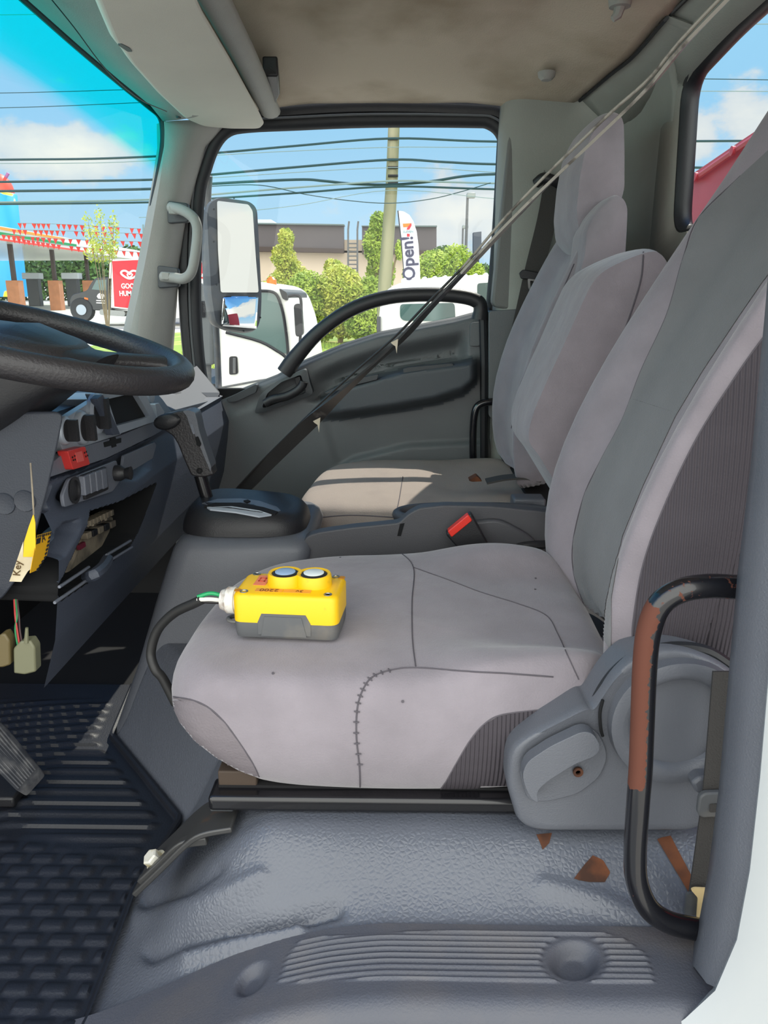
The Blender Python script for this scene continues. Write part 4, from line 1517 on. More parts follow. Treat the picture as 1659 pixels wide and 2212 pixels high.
def worn():
    m = mat('worn_enamel', rgb(20, 20, 24), 0.22, coat=0.4)
    nt = m.node_tree
    N, L = nt.nodes.new, nt.links.new
    b = nt.nodes['Principled BSDF']
    at = N('ShaderNodeVertexColor')
    at.layer_name = 'wear'
    tc = N('ShaderNodeTexCoord')
    n = N('ShaderNodeTexNoise')
    n.inputs['Scale'].default_value = 130
    n.inputs['Detail'].default_value = 4
    L(tc.outputs['Object'], n.inputs['Vector'])
    sp_ = N('ShaderNodeSeparateColor')
    L(at.outputs[0], sp_.inputs[0])
    a = N('ShaderNodeMath')
    a.operation = 'MULTIPLY_ADD'
    L(n.outputs[0], a.inputs[0])
    a.inputs[1].default_value = 0.8
    L(sp_.outputs[0], a.inputs[2])
    mr = N('ShaderNodeMapRange')
    mr.inputs[1].default_value, mr.inputs[2].default_value = 0.90, 0.94
    L(a.outputs[0], mr.inputs[0])
    mx = N('ShaderNodeMix')
    mx.data_type = 'RGBA'
    mx.inputs[6].default_value = rgb(20, 20, 24)
    mx.inputs[7].default_value = rgb(92, 50, 35)
    L(mr.outputs[0], mx.inputs[0])
    L(mx.outputs[2], b.inputs['Base Color'])
    r = N('ShaderNodeMapRange')
    r.inputs[3].default_value, r.inputs[4].default_value = 0.22, 0.8
    L(mr.outputs[0], r.inputs[0])
    L(r.outputs[0], b.inputs['Roughness'])
    c2 = N('ShaderNodeMapRange')
    c2.inputs[3].default_value, c2.inputs[4].default_value = 0.4, 0.0
    L(mr.outputs[0], c2.inputs[0])
    L(c2.outputs[0], b.inputs['Coat Weight'])
    return m


path = spline([P(1660, 1270, 0.715), P(1590, 1268, 0.715), P(1530, 1266, 0.712), P(1470, 1276, 0.71), P(1425, 1306, 0.71), P(1402, 1362, 0.71), P(1393, 1440, 0.71), P(1388, 1560, 0.71), P(1384, 1660, 0.708), P(1378, 1740, 0.706), P(1372, 1840, 0.704), P(1376, 1905, 0.702), P(1400, 1960, 0.70), P(1440, 1990, 0.70), P(1490, 2004, 0.70), P(1560, 2016, 0.70)], 6)
gbar = MB().tube(path, 0.0122, 20).build('bar', worn(), gb, smooth=180)
lay = gbar.data.color_attributes.new('wear', 'FLOAT_COLOR', 'POINT')
for i, v in enumerate(gbar.data.vertices):
    w_ = v.co + WLOC[gb.name]
    k = min(range(len(path)), key=lambda q: (path[q] - w_).length)
    d = (w_ - path[k]).normalized()
    px, py = proj(path[k])
    side = -d.x * 0.9 - d.y * 0.35
    if py < 1330:
        side = d.z * 0.2 - d.x * 0.8 - d.y * .2
    f = (0.30 + 0.45 * sm(-0.1, 0.6, side)) * sm(1720, 1690, py) * sm(1560, 1420, px) if py < 1730 else 0.30
    if px > 1420 and py < 1330:
        f = 0.40
    if py >= 1690:
        f = 0.26 + 0.08 * sm(0, 0.6, side)
    lay.data[i].color = (f, f, f, 1)

# ---- passenger seat
ps = empty('passenger_seat', V((0.05, 1.88, 0.98)), 'grey passenger seat on the far side, patch of sun on its front cushion', 'seat')
ol = spline([V(p + (0,)) for p in ((-0.17, 1.640), (-0.215, 1.66), (-0.235, 1.75), (-0.225, 1.88), (-0.205, 2.0), (-0.165, 2.09), (-0.08, 2.135), (0.06, 2.145), (0.2, 2.14), (0.31, 2.10), (0.34, 1.95), (0.335, 1.76), (0.30, 1.65), (0.2, 1.632), (0.05, 1.63), (-0.07, 1.632))], 5, True)


def zp(x, y):
    z = 0.012 * sm(1.75, 2.1, y) + 0.012 * sm(0.1, 0.3, x)
    z -= 0.010 * sm(1.7, 1.8, y) * (1 - sm(2.0, 2.1, y)) * sm(0.05, 0.15, x)
    return z + 0.002 * noise.noise(V((x * 12, y * 12, 5)))


pc = pillow(ol, [(0.12, 1.05), (0.06, 1.052), (0.02, 1.075), (0.005, 1.115), (0.0, 1.15), (0.008, 1.172), (0.03, 1.187), (0.07, 1.197)], 0.012, zp, 8).build('cushion', M_FABB, ps, smooth=180, sub=1)
PT = surface_of(pc)
seam('seam', PT, [(648, 1122), (690, 1118), (760, 1113), (860, 1118)], M_THREAD, ps, 0.0014)
seam('seam', PT, [(853, 1118), (862, 1080), (870, 1030)], M_THREAD, ps, 0.0012)
MB().box((0.05, 1.88, 1.02), (0.44, 0.40, 0.07)).build('seat_base', M_VOID, ps)
spine = [(0.285, 1.20), (0.262, 1.27), (0.255, 1.36), (0.262, 1.44), (0.288, 1.54), (0.325, 1.63), (0.362, 1.71), (0.392, 1.77), (0.415, 1.81), (0.432, 1.83)]
pbk = backrest(spine, [(0, 0.21), (0.2, 0.225), (0.6, 0.215), (0.85, 0.19), (1, 0.15)], 1.90, 0.035, 0.11, 0.07, [(0, 0.8), (0.3, 1), (0.8, 0.9), (1, 0.4)])
pback = pbk.build('backrest', M_FAB, ps, smooth=180, sub=1)
QT = surface_of(pback)
seam('seam', QT, [(1105, 925), (1118, 850), (1142, 790), (1176, 720), (1210, 640), (1240, 570)], M_THREAD, ps, 0.0012)
hr = MB()
prof_ = [(1227, 520), (1222, 470), (1230, 390), (1243, 325), (1262, 280), (1290, 250), (1318, 240), (1338, 252), (1340, 330), (1340, 420), (1318, 500), (1290, 545), (1250, 548)]
hp_ = rounded([P(a, b, 1.82) for a, b in prof_], 0.012, 3)
ch = sum(hp_, V()) / len(hp_)
rings = []
for t in range(9):
    s = -1 + 2 * t / 8
    k = (1 - abs(s) ** 4 * 0.16)
    rings.append([ch + (p - ch) * k + V((0, s * 0.125 + 0.06, 0)) for p in hp_])
hr.loft(rings)
hr.build('headrest', M_FAB, ps, smooth=70)

MB().box((0.37, 1.90, 1.09), (0.14, 0.44, 0.24)).build('gap_shade_box', M_VOID, ps)  # black box added where the gap under the backrest is only in shade
# ---- middle seat back
ms = empty('middle_seat', V((0.3, 1.48, 1.0)), 'narrow grey folding middle seat back between driver and passenger seats', 'seat')
mp_ = [(1150, 985), (1130, 962), (1128, 935), (1140, 890), (1170, 820), (1205, 745), (1240, 665), (1268, 605), (1292, 578), (1335, 556), (1380, 538), (1408, 532), (1428, 542), (1445, 575), (1450, 640), (1420, 760), (1380, 900), (1330, 1040), (1220, 1100)]
mo = rounded([P(a, b, 1.43) for a, b in mp_], 0.014, 3)
cm = sum(mo, V()) / len(mo)
rings = []
for t in range(11):
    s = -1 + 2 * t / 10
    k = 1 - 0.05 * abs(s) ** 3
    rings.append([cm + (p - cm) * k + V((0.0, 0.085 + s * 0.115, 0)) for p in mo])
msb = MB().loft(rings).build('backrest', M_FAB, ms, smooth=70)
MT = surface_of(msb)
seam('seam', MT, [(1390, 545), (1385, 600), (1368, 660), (1340, 740)], M_THREAD, ms, 0.0014)
# driver-side shoulder block of the passenger backrest
sh = MB()
so = rounded([P(a, b, 1.68) for a, b in [(1232, 640), (1255, 560), (1262, 500), (1275, 470), (1300, 440), (1328, 418), (1346, 424), (1356, 445), (1354, 500), (1350, 560), (1310, 680), (1260, 740)]], 0.012, 3)
cs = sum(so, V()) / len(so)
sh.loft([[cs + (p - cs) * k + V((0, d, 0)) for p in so] for d, k in ((-0.012, 0.90), (-0.004, 0.97), (0.01, 1), (0.09, 1), (0.11, 0.96), (0.12, 0.9))])
sh.build('shoulder_bolster', M_FAB, ps, smooth=70)

# ---- console between the seats with belt buckles
co = empty('seat_console', V((0.03, 1.46, 1.0)), 'low dark grey plastic console with a cup ring between the two front seats', 'console')
top = [(655, 1170), (664, 1158), (690, 1150), (760, 1140), (862, 1130), (880, 1112), (905, 1098), (960, 1092), (1060, 1094), (1160, 1104), (1200, 1110), (1240, 1260), (655, 1240)]
cb = MB()
cb.prism(rounded([P(a, b, 1.375) for a, b in top], 0.008), (0, 0.03, 0))
cb.prism(rounded([P(a, b, 1.40) for a, b in [(668, 1182), (705, 1168), (864, 1152), (900, 1137), (1180, 1142), (1180, 1250), (668, 1240)]], 0.008), (0, 0.20, -0.05))
cb.build('console_body', mat('console_plastic', rgb(76, 76, 80), 0.5, bump=0.25, bscale=400), co, bevel=0.006)
rm = MB()
cc_ = PZ(1030, 1112, 1.214)
rm.tube([cc_ + V((0.165 * math.copysign(abs(math.cos(2 * math.pi * k / 40)) ** .7, math.cos(2 * math.pi * k / 40)), 0.06 * math.sin(2 * math.pi * k / 40), 0.0)) for k in range(40)], 0.011, 10, closed=True)
rm.build('cup_ring', MATS['console_plastic'], co)
MB().prism(rounded([P(a, b, 1.36) for a, b in [(1000, 1130), (1080, 1122), (1150, 1160), (1180, 1200), (1050, 1190)]], 0.02), (0, 0.04, 0)).build('hinge_cover', MATS['console_plastic'], co, bevel=0.01)
MB().box(P(1140, 1086, 1.62), (0.07, 0.05, 0.03)).build('hinge_block', M_PGREY, co, bevel=0.005)
MB().prism(pts_y([(864, 1132), (874, 1130), (866, 1158), (858, 1158)], 1.374), (0, 0.004, 0)).build('console_joint', M_VOID, co)
bu = empty('belt_buckle', P(1020, 1180, 1.325), 'black seat belt buckle with red release button beside the driver cushion', 'buckle')
d1, d2 = P(1012, 1124, 1.325), P(1068, 1206, 1.325)
ax = (d1 - d2).normalized()
sx = (P(1018, 1108, 1.325) - P(962, 1154, 1.325)).normalized()
w2 = (P(1018, 1108, 1.325) - P(962, 1154, 1.325)).length / 2
c0 = P(990, 1131, 1.325)
nrm = ax.cross(sx).normalized()
bb = MB()
base = [c0 - sx * w2, c0 + sx * w2]
pp = rounded([base[0], base[1], base[1] - ax * 0.10 - sx * 0.01, base[0] - ax * 0.10 + sx * 0.01], 0.006)
bb.prism(pp, (0, 0.022, 0))
bb.build('buckle_body', M_BLACK, bu, bevel=0.003)
rr_ = rounded([base[0] + sx * 0.006 - ax * 0.012, base[1] - sx * 0.006 - ax * 0.012, base[1] - sx * 0.006 + ax * 0.0015, base[0] + sx * 0.006 + ax * 0.0015], 0.003)
MB().prism([p + V((0, -0.0015, 0)) for p in rr_], (0, 0.018, 0)).build('release_button', mat('red_button', rgb(225, 52, 40), 0.35), bu, bevel=0.0015)
MB().tube(spline([P(1088, 1196, 1.33), P(1130, 1180, 1.33), P(1180, 1176, 1.335)], 5), 0.008, 10).build('buckle_stalk', M_BLACK, bu)
MB().tube(spline([P(1150, 1232, 1.32), P(1165, 1212, 1.32), P(1200, 1205, 1.32)], 5), 0.006, 8).build('stalk_sleeve', M_BLACK, bu)
pb = empty('passenger_buckle', P(1040, 1036, 1.72), 'dark buckle and folded webbing lying at the back of the passenger cushion', 'buckle')
MB().prism(rounded([P(a, b, 1.74) for a, b in [(1012, 1038), (1030, 1028), (1042, 1040), (1020, 1041)]], 0.003), (0, 0.03, 0)).build('tongue', M_RUST, pb, bevel=0.002)
MB().ribbon(spline([P(1050, 1040, 1.72), P(1090, 1032, 1.72), P(1130, 1030, 1.72), P(1165, 1036, 1.72)], 5), (0, 1, 0), 0.045, 0.004).build('webbing', M_BELT, pb)

# far belt on the pillar
fb = empty('passenger_seat_belt', P(1150, 700, 2.16), 'black passenger seat belt with steel tongue hanging on the far pillar', 'seat belt')
w = MB()
w.ribbon(spline([P(1195, 400, 2.165), P(1180, 480, 2.15), P(1155, 580, 2.14), P(1130, 690, 2.15), P(1105, 800, 2.155), P(1088, 890, 2.155)], 5), (1, 0, 0.1), 0.05, 0.004)
w.build('webbing', M_BELT, fb)
MB().tube(spline([P(1158, 396, 2.17), P(1175, 384, 2.155), P(1200, 392, 2.155), P(1216, 404, 2.17)], 5), 0.013, 10).build('upper_loop', M_BLACK, fb)
MB().prism(rounded(pts_y([(1122, 590), (1130, 582), (1172, 590), (1176, 604), (1165, 606), (1126, 602)], 2.12), 0.003), (0, 0.012, 0)).build('stop_clip', M_BLACK, fb, bevel=0.002)
tg = MB()
o_ = rounded(pts_y([(1140, 602), (1158, 604), (1158, 624), (1155, 630), (1146, 629), (1141, 622)], 2.118), 0.003, 3)
i_ = rounded(pts_y([(1145, 606), (1153, 607), (1153, 621), (1146, 620)], 2.118), 0.002, 3)
tg.loft([o_, i_, [p + V((0, 0.004, 0)) for p in i_], [p + V((0, 0.004, 0)) for p in o_]], True, False, loop=True)
tg.build('tongue', M_STEEL, fb, smooth=30)

# far grab bar
fgb = MB().tube(spline([P(1100, 868, 2.165), P(1060, 868, 2.165), P(1036, 874, 2.165), P(1026, 890, 2.165), P(1022, 930, 2.165), P(1022, 985, 2.165), P(1024, 1020, 2.165)], 5), 0.0105, 12)
o = fgb.build('grab_bar', worn(), smooth=180)
tag(o, 'thin black steel grab bar between the passenger door and passenger seat', 'grab bar')
# ================================================================== LOOSE AND SMALL THINGS IN THE CAB
# ---- control pendant lying on the driver cushion
pe = empty('control_box', P(620, 1370, 0.95), 'yellow and grey two-button control box lying on the driver seat cushion', 'control box')
q0, q1, q2 = PZ(505, 1376, 1.216), PZ(730, 1386, 1.216), PZ(748, 1335, 1.216)
ux = (q1 - q0)
Lx = ux.length
ux.normalize()
uy = V((-ux.y, ux.x, 0)).normalized()
uz = ux.cross(uy).normalized()
Ly = 0.084
Hh = 0.061
O = q0 + uz * 0.0


def B(x, y, z):
    return O + ux * (x * Lx) + uy * (y * Ly) + uz * (z * Hh)


gbm = MB()
lo = rounded([B(0.01, 0.03, 0), B(0.99, 0.03, 0), B(0.99, 0.97, 0), B(0.01, 0.97, 0)], 0.012, 4)
up_ = rounded([B(0, 0, 0.12), B(1, 0, 0.12), B(1, 1, 0.12), B(0, 1, 0.12)], 0.014, 4)
up2 = rounded([B(0, 0, 0.38), B(1, 0, 0.38), B(1, 1, 0.38), B(0, 1, 0.38)], 0.014, 4)
gbm.loft([lo, up_, up2])
gbm.prism([B(0.24, -0.012, 0.38), B(0.28, -0.012, 0.58), B(0.70, -0.012, 0.58), B(0.745, -0.012, 0.38), B(0.745, -0.012, 0.10), B(0.24, -0.012, 0.10)], uy * 0.006)
gbm.prism([B(0.27, -0.022, 0.07), B(0.31, -0.022, 0.52), B(0.66, -0.022, 0.52), B(0.705, -0.022, 0.07)], uy * 0.006)
gbm.build('base', M_GREYP, pe, smooth=40)
cvm = MB()


def ringz(z, ins, r):
    a = ins / Lx
    b = ins / Ly
    return rounded([B(a, b, z), B(1 - a, b, z), B(1 - a, 1 - b, z), B(a, 1 - b, z)], r, 5)


cvm.loft([ringz(0.36, -0.0005, 0.014), ringz(0.90, -0.0005, 0.014), ringz(0.97, 0.0015, 0.013), ringz(1.0, 0.005, 0.011)])
cover = cvm.build('cover', M_YEL, pe, smooth=50)
# yellow skirt corners hang lower at both ends are part of the cover outline; collars and buttons
for k, (a, b, m, lab) in enumerate(((0.44, 0.56, mat('button_blue', rgb(150, 176, 206), 0.35), 'pale blue push button'), (0.72, 0.56, mat('button_white', rgb(218, 226, 226), 0.35), 'white push button'))):
    c = B(a, b, 1.0)
    m_ = MB()
    m_.lathe([(0.0245, -0.002), (0.0235, 0.013), (0.0222, 0.0155), (0.0185, 0.0145), (0.0175, 0.009), (0.0, 0.009)], c, uz, 32)
    m_.build('collar', M_YEL, pe, smooth=40)
    m_ = MB()
    m_.lathe([(0.0175, 0.009), (0.0175, 0.0145), (0.0145, 0.016), (0.0145, 0.012), (0.0, 0.012)], c, uz, 32)
    m_.build('button_ring', M_BLACK, pe, smooth=40)
    m_ = MB()
    m_.lathe([(0.0138, 0.011), (0.0138, 0.0165), (0.012, 0.0175), (0.0, 0.0175)], c, uz, 32)
    m_.build('push_button', m, pe, smooth=40, label=lab)
for a, b in ((0.10, 0.12), (0.90, 0.12), (0.10, 0.90), (0.90, 0.90)):
    m_ = MB()
    m_.lathe([(0.0055, 0.0), (0.0055, 0.001), (0.0040, 0.0012), (0.0032, -0.001), (0, -0.001)], B(a, b, 1.0), uz, 14)
    m_.build('screw', M_STEEL, pe)
for a, b in ((0.035, 0.16), (0.96, 0.88)):
    m_ = MB()
    m_.lathe([(0.005, 0.0), (0.005, 0.0006), (0, 0.0006)], B(a, b, 1.0), uz, 14)
    m_.build('mould_mark', mat('mould_brown', rgb(186, 122, 16), 0.6), pe)
M_LAB = mat('worn_label', rgb(232, 158, 56), 0.6)
M_LABR = mat('red_label', rgb(232, 132, 92), 0.6)
M_INK = mat('label_ink', rgb(120, 70, 16), 0.7)
MB().prism([B(0.20, 0.14, 1.003), B(0.46, 0.14, 1.003), B(0.46, 0.27, 1.003), B(0.20, 0.27, 1.003)], uz * 0.0004).build('label_plate', M_LAB, pe, smooth=0)
MB().prism([B(0.47, 0.14, 1.003), B(0.73, 0.14, 1.003), B(0.73, 0.27, 1.003), B(0.47, 0.27, 1.003)], uz * 0.0004).build('label_plate', M_LAB, pe, smooth=0)
MB().prism([B(0.14, 0.40, 1.003), B(0.26, 0.40, 1.003), B(0.26, 0.84, 1.003), B(0.14, 0.84, 1.003)], uz * 0.0004).build('square_label', M_LABR, pe, smooth=0)
ms_ = MB()
for (a, b, c_, d_) in ((0.165, 0.56, 0.235, 0.585), (0.165, 0.70, 0.235, 0.725), (0.165, 0.56, 0.18, 0.725), (0.22, 0.56, 0.235, 0.725)):
    ms_.prism([B(a, b, 1.010), B(c_, b, 1.010), B(c_, d_, 1.010), B(a, d_, 1.010)], uz * 0.0002)
ms_.build('square_mark', mat('label_red', rgb(222, 70, 50), 0.6), pe, smooth=0)
text_mb('2200', 0.013, B(0.425, 0.245, 1.012), -ux, -uy, 0.0002).build('lettering', M_INK, pe, smooth=0)
text_mb('3v', 0.011, B(0.66, 0.24, 1.012), -ux, -uy, 0.0002).build('lettering', M_INK, pe, smooth=0)
# end gland, loose wires, hanging eye
gl = MB()
gc = B(0.0, 0.45, 0.60)
gl.lathe([(0.0165, 0.0), (0.0165, 0.006), (0.0185, 0.006), (0.0185, 0.017), (0.0155, 0.020), (0.0135, 0.026), (0.009, 0.027), (0.009, 0.02)], gc, -ux, 14)
gl.build('cable_gland', stained('gland_nylon', rgb(222, 220, 214), rgb(150, 124, 104), 60, 0.52, 0.7, 0.5), pe, smooth=30)
w0 = gc - ux * 0.022
w1 = gc - ux * 0.058 - uy * 0.004 + uz * 0.001
for k, (m, off) in enumerate(((mat('wire_green', rgb(20, 150, 90), 0.4), uz * 0.005), (mat('wire_white', rgb(235, 232, 222), 0.4), uz * 0.000 - uy * 0.003), (mat('wire_black', rgb(30, 26, 26), 0.4), -uz * 0.004))):
    MB().tube(spline([w0 + off, (w0 + w1) / 2 + off * 1.4 + uz * 0.002, w1 + off * 0.7], 5), 0.0028, 8).build('wire', m, pe)
cab = MB().tube(spline([w1 + ux * 0.006, P(420, 1303, w1.y + 0.005), P(375, 1325, w1.y + 0.02), P(340, 1362, w1.y + 0.03), P(326, 1410, w1.y + 0.03), P(335, 1445, w1.y + 0.02), P(352, 1466, w1.y + .02), P(380, 1520, w1.y + 0.02)], 6), 0.0068, 12)
cab.build('cable', mat('cable_rubber', rgb(36, 36, 36), 0.5), pe, label='thick black cable looping off the front of the seat')
ey = MB()
ec_ = B(-0.055, 0.5, 0.12)
ey.tube([ec_ + ux * (0.012 * math.cos(2 * math.pi * k / 20)) + uy * (0.010 * math.sin(2 * math.pi * k / 20)) for k in range(20)], 1, 8, closed=True, flat=(0.003, 0.003), up=tuple(uz))
ey.build('hanging_eye', M_GREYP, pe)

# ---- sun visor and its rail
vz = 2.075
vp = [(200, -30), (228, 40), (250, 92), (268, 112), (285, 138), (345, 205), (402, 258), (440, 274), (500, 279), (562, 279), (573, 268), (560, 240), (500, 130), (440, 28), (415, -30)]
vis = empty('sun_visor', PZ(400, 150, vz), 'large pale grey sun visor folded up under the roof above the windscreen', 'visor')
plate = []
for a, b in vp:
    q = PZ(a, b, vz)
    plate.append(q)
MB().prism(rounded(plate, 0.02, 4), (-0.012, 0, 0.016)).build('visor_panel', M_VISOR, vis, bevel=0.006, bseg=3)
MB().prism(rounded([PZ(a, b, vz - 0.001) for a, b in [(254, 97), (262, 95), (280, 104), (286, 112), (276, 112)]], 0.003), (0, 0, 0.004)).build('visor_notch', M_DOORD, vis)
MB().lathe([(0.006, 0), (0.006, -0.003), (0, -0.003)], PZ(386, 252, vz + .004), (0, 0, 1), 12).build('visor_pivot', M_DOORD, vis)
rail_ = MB()
rail_.tube([PZ(430, -60, vz + 0.03), PZ(470, 10, vz + 0.03), PZ(525, 115, vz + 0.03), PZ(578, 226, vz + 0.03), PZ(584, 240, vz + 0.03)], 1, 14, flat=(0.026, 0.018), up=(0, 0, 1))
orl = rail_.build('overhead_rail', M_PILLAR, smooth=60)
tag(orl, 'rounded grey overhead rail running across the roof behind the sun visor', 'rail')
MB().prism([PZ(568, 165, 2.11), PZ(601, 165, 2.11), PZ(605, 205, 2.10), PZ(590, 236, 2.095)], (0, 0, 0.04)).build('rail_end_bracket', M_BLACK, orl, bevel=0.004)

# ---- pillar assist handle
ph = empty('assist_handle', P(420, 520, 2.13), 'light grey assist handle on the windscreen pillar of the passenger side', 'handle')
pth = spline([P(368, 448, 2.15), P(388, 452, 2.13), P(408, 462, 2.115), P(422, 478, 2.11), P(426, 505, 2.11), P(420, 560, 2.11), P(412, 590, 2.115), P(396, 602, 2.125), P(376, 600, 2.14), P(350, 598, 2.155)], 6)
MB().tube(pth, 1, 12, flat=(0.0135, 0.0125), up=(0, 1, 0)).build('handle_loop', M_PILLAR, ph, smooth=70)
for a, b in ((372, 454), (356, 596)):
    MB().prism(rounded([P(a + dx, b + dy, 2.132) for dx, dy in ((-8, -9), (9, -7), (9, 9), (-8, 8))], 0.003), (0, 0.02, 0)).build('screw_cap', M_PILLAR, ph, bevel=0.002)

# ---- loose weather strip stretched across the cab
stp = MB()
ptsS = [P(1600, -30, 0.95), P(1480, 95, 1.02), P(1400, 190, 1.08), P(1300, 287, 1.15), P(1200, 382, 1.22), P(1120, 462, 1.27), P(1060, 525, 1.31), P(1000, 590, 1.35), P(930, 664, 1.40), P(862, 738, 1.46), P(780, 812, 1.52), P(700, 885, 1.58), P(620, 962, 1.64), P(560, 1022, 1.69), P(500, 1088, 1.74)]
sps = spline(ptsS, 5)
n = len(sps)
wd = [0.013 + 0.010 * sm(0.12, 0.2, i / n) * (1 - sm(0.34, 0.5, i / n)) + 0.016 * sm(0.45, 0.75, i / n) for i in range(n)]
side = [V((0.72, -0.25, 0.72)).lerp(V((0.75, -0.5, 0.6)), i / n) for i in range(n)]
M_STRIP = stained('strip_rubber', rgb(50, 48, 47), rgb(108, 104, 100), 22, 0.64, 0.74, 0.4, 0.3)
stp.ribbon(sps, [s for s in side], wd, 0.004)
stp.tube([p + V((-0.36, 0, .36)).normalized() * wd[i] * 0.5 for i, p in enumerate(sps)], 0.0022, 8)
cut = 4 * int(n * 0.5)
nb_ = 4 * (n - 1) + 2
stp.mi = [1 if (k < cut or nb_ <= k < nb_ + 2 * cut) else 0 for k in range(len(stp.f))]
so_ = stp.build('weather_strip', [M_STRIP, stained('strip_pale', rgb(150, 144, 134), rgb(92, 86, 80), 30, 0.52, 0.62, 0.4, stretch=(1, 1, 1))], smooth=40)
tag(so_, 'long torn black rubber strip hanging diagonally across the cab in front of the passenger door', 'strip')
for a, b, yy in ((858, 742, 1.445), (690, 912, 1.565)):
    m_ = MB()
    m_.prism([P(a - 14, b - 2, yy), P(a + 2, b - 10, yy), P(a - 1, b + 22, yy), P(a - 4, b + 6, yy), P(a - 10, b + 2, yy)], (0, 0.002, 0))
    m_.build('torn_flap', mat('torn_liner', rgb(176, 166, 146), 0.6), so_, smooth=0)

# ---- key tag and warning label
kt = empty('key_tag', P(50, 1200, 1.0), 'yellow and white paper key tag hanging below the steering column', 'tag')
M_TAGY = mat('tag_yellow', rgb(232, 188, 24), 0.6)
M_TAGW = stained('tag_white', rgb(216, 204, 176), rgb(180, 164, 130), 12, 0.5, 0.7, 0.7)
MB().prism(pts_y([(72, 1110), (76, 1130), (77, 1203), (50, 1203), (52, 1170), (62, 1138)], 0.985), (0, 0.0012, 0)).build('tag_front', M_TAGY, kt, smooth=0)
MB().prism(pts_y([(50, 1203), (77, 1200), (76, 1222), (60, 1234), (50, 1250), (46, 1257), (20, 1256), (28, 1235), (40, 1200), (50, 1170)], 0.986), (0, 0.0012, 0)).build('tag_back', M_TAGW, kt, smooth=0)
text_mb('Key', 0.0145, P(43, 1245, 0.985), P(46, 1215, 0.985) - P(43, 1245, 0.985), V((-1, 0, 0.1)), 0.0003).build('lettering', mat('ink_brown', rgb(84, 62, 30), 0.8), kt, smooth=0)
MB().tube(spline([P(73, 1112, 0.986), P(70, 1060, 0.99), P(66, 1000, 1.0)], 5), 0.0012, 6).build('string', M_BEIGE, kt)
wl = MB()
wpoly = pts_x([(80, 1156), (110, 1148), (100, 1200), (78, 1232), (64, 1238), (72, 1195)], -0.493)
wl.prism(wpoly, (0.0008, 0, 0))
wlo = wl.build('warning_label', mat('warn_yellow', rgb(214, 160, 12), 0.6), smooth=0)
tag(wlo, 'yellow warning sticker with black hazard stripes on the dash behind the key tag', 'sticker')
ms_ = MB()
for k in range(8):
    a = 79 + k * 4.2
    ms_.prism(pts_x([(a, 1157 - k * 1.05), (a + 2.2, 1156.5 - k * 1.05), (a + 0.2, 1162 - k * 1.05), (a - 2, 1162.5 - k * 1.05)], -0.492), (0.0006, 0, 0))
for k in range(9):
    a, b = 108.5 - k * 1.9 - (k > 5) * (k - 5) * 3.5, 1160 + k * 8.6
    ms_.prism(pts_x([(a, b - 3), (a, b + 1.5), (a - 4, b + 5), (a - 4, b + .5)], -0.492), (0.0006, 0, 0))
ms_.prism(pts_x([(79, 1164), (88, 1161), (86, 1173), (78, 1176)], -0.492), (0.0006, 0, 0))
ms_.build('hazard_stripes', M_BLACK, wlo, smooth=0)
text_mb('A', 0.016, PX(91, 1172, -0.4918), V((0, 1, 0)), V((0, 0, 1)), 0.0003).build('lettering', M_BLACK, wlo, smooth=0)

# ---- loose plugs hanging under the dash
M_CREAM = mat('nylon_plug', rgb(112, 112, 88), 0.4)
M_CREAM2 = mat('nylon_plug_amber', rgb(100, 88, 56), 0.4)
for nm, cx_, cy_, hw_, m, lab, yy in (('wiring_plug', 53, 1420, 24, M_CREAM, 'pale green nylon wiring plug hanging on thin wires under the dash', 1.0), ('wiring_plug', 4, 1405, 18, M_CREAM2, 'amber nylon wiring plug half out of view under the dash', 1.0)):
    t = empty(nm, P(cx_, cy_ + 38, yy), lab, 'plug')
    MB().prism(rounded(pts_y([(cx_ - hw_, cy_ + 35), (cx_ - hw_ - 1, cy_ - 18), (cx_ - hw_ + 14, cy_ - 34), (cx_ + hw_ - 12, cy_ - 36), (cx_ + hw_ - 2, cy_ - 20), (cx_ + hw_, cy_ + 32), (cx_, cy_ + 38)], yy), 0.003), (0, 0.02, 0)).build('plug_body', m, t, bevel=0.003)
    if hw_ > 20:
        MB().tube([P(57, 1388, yy), P(58, 1356, yy)], [0.0035, 0.0022], 8).build('locking_tail', m, t)
    for k, (c1, dx) in enumerate(((rgb(170, 50, 50), -10), (rgb(30, 120, 70), -14), (rgb(60, 40, 40), -4))):
        MB().tube(spline([P(cx_ + dx, cy_ - 22, yy + 0.004), P(cx_ + dx - 6, cy_ - 60, yy + 0.01), P(cx_ - 20 + k * 4, cy_ - 90, yy + 0.015), P(cx_ - 22 + k * 3, cy_ - 125, yy + 0.03)], 5), 0.0014, 6).build('wire', mat('wire_%d' % k, c1, 0.5), t)

# ---- outside mirror of the passenger side
mi = empty('side_mirror', P(505, 720, 2.55), 'tall grey two-pane side mirror on a tube arm outside the passenger window', 'mirror')
Ym = 2.58
hs = [(446, 460), (452, 436), (474, 424), (540, 433), (556, 448), (562, 560), (566, 640), (564, 690), (556, 714), (530, 719), (486, 712), (466, 700), (456, 640), (450, 540)]
MC = P(512, 570, Ym)
MN = V((1.0, -0.80, 0.27)).normalized()


def PN(px, py, off=0.0):
    d = ray(px, py)
    return EYE + d * ((MC + MN * off - EYE).dot(MN) / d.dot(MN))


hb = rounded([PN(a, b) for a, b in hs], 0.02, 4)
ch = sum(hb, V()) / len(hb)
MB().loft([[ch + (p - ch) * k - MN * d for p in hb] for d, k in ((0.085, 0.45), (0.075, 0.72), (0.045, 0.93), (0.012, 1.0), (0.0, 0.985))]).build('mirror_shell', M_GREYP, mi, smooth=60)


M_MIR = mat('mirror_silver', (0.86, 0.88, 0.89, 1), 0.015, metal=1.0)
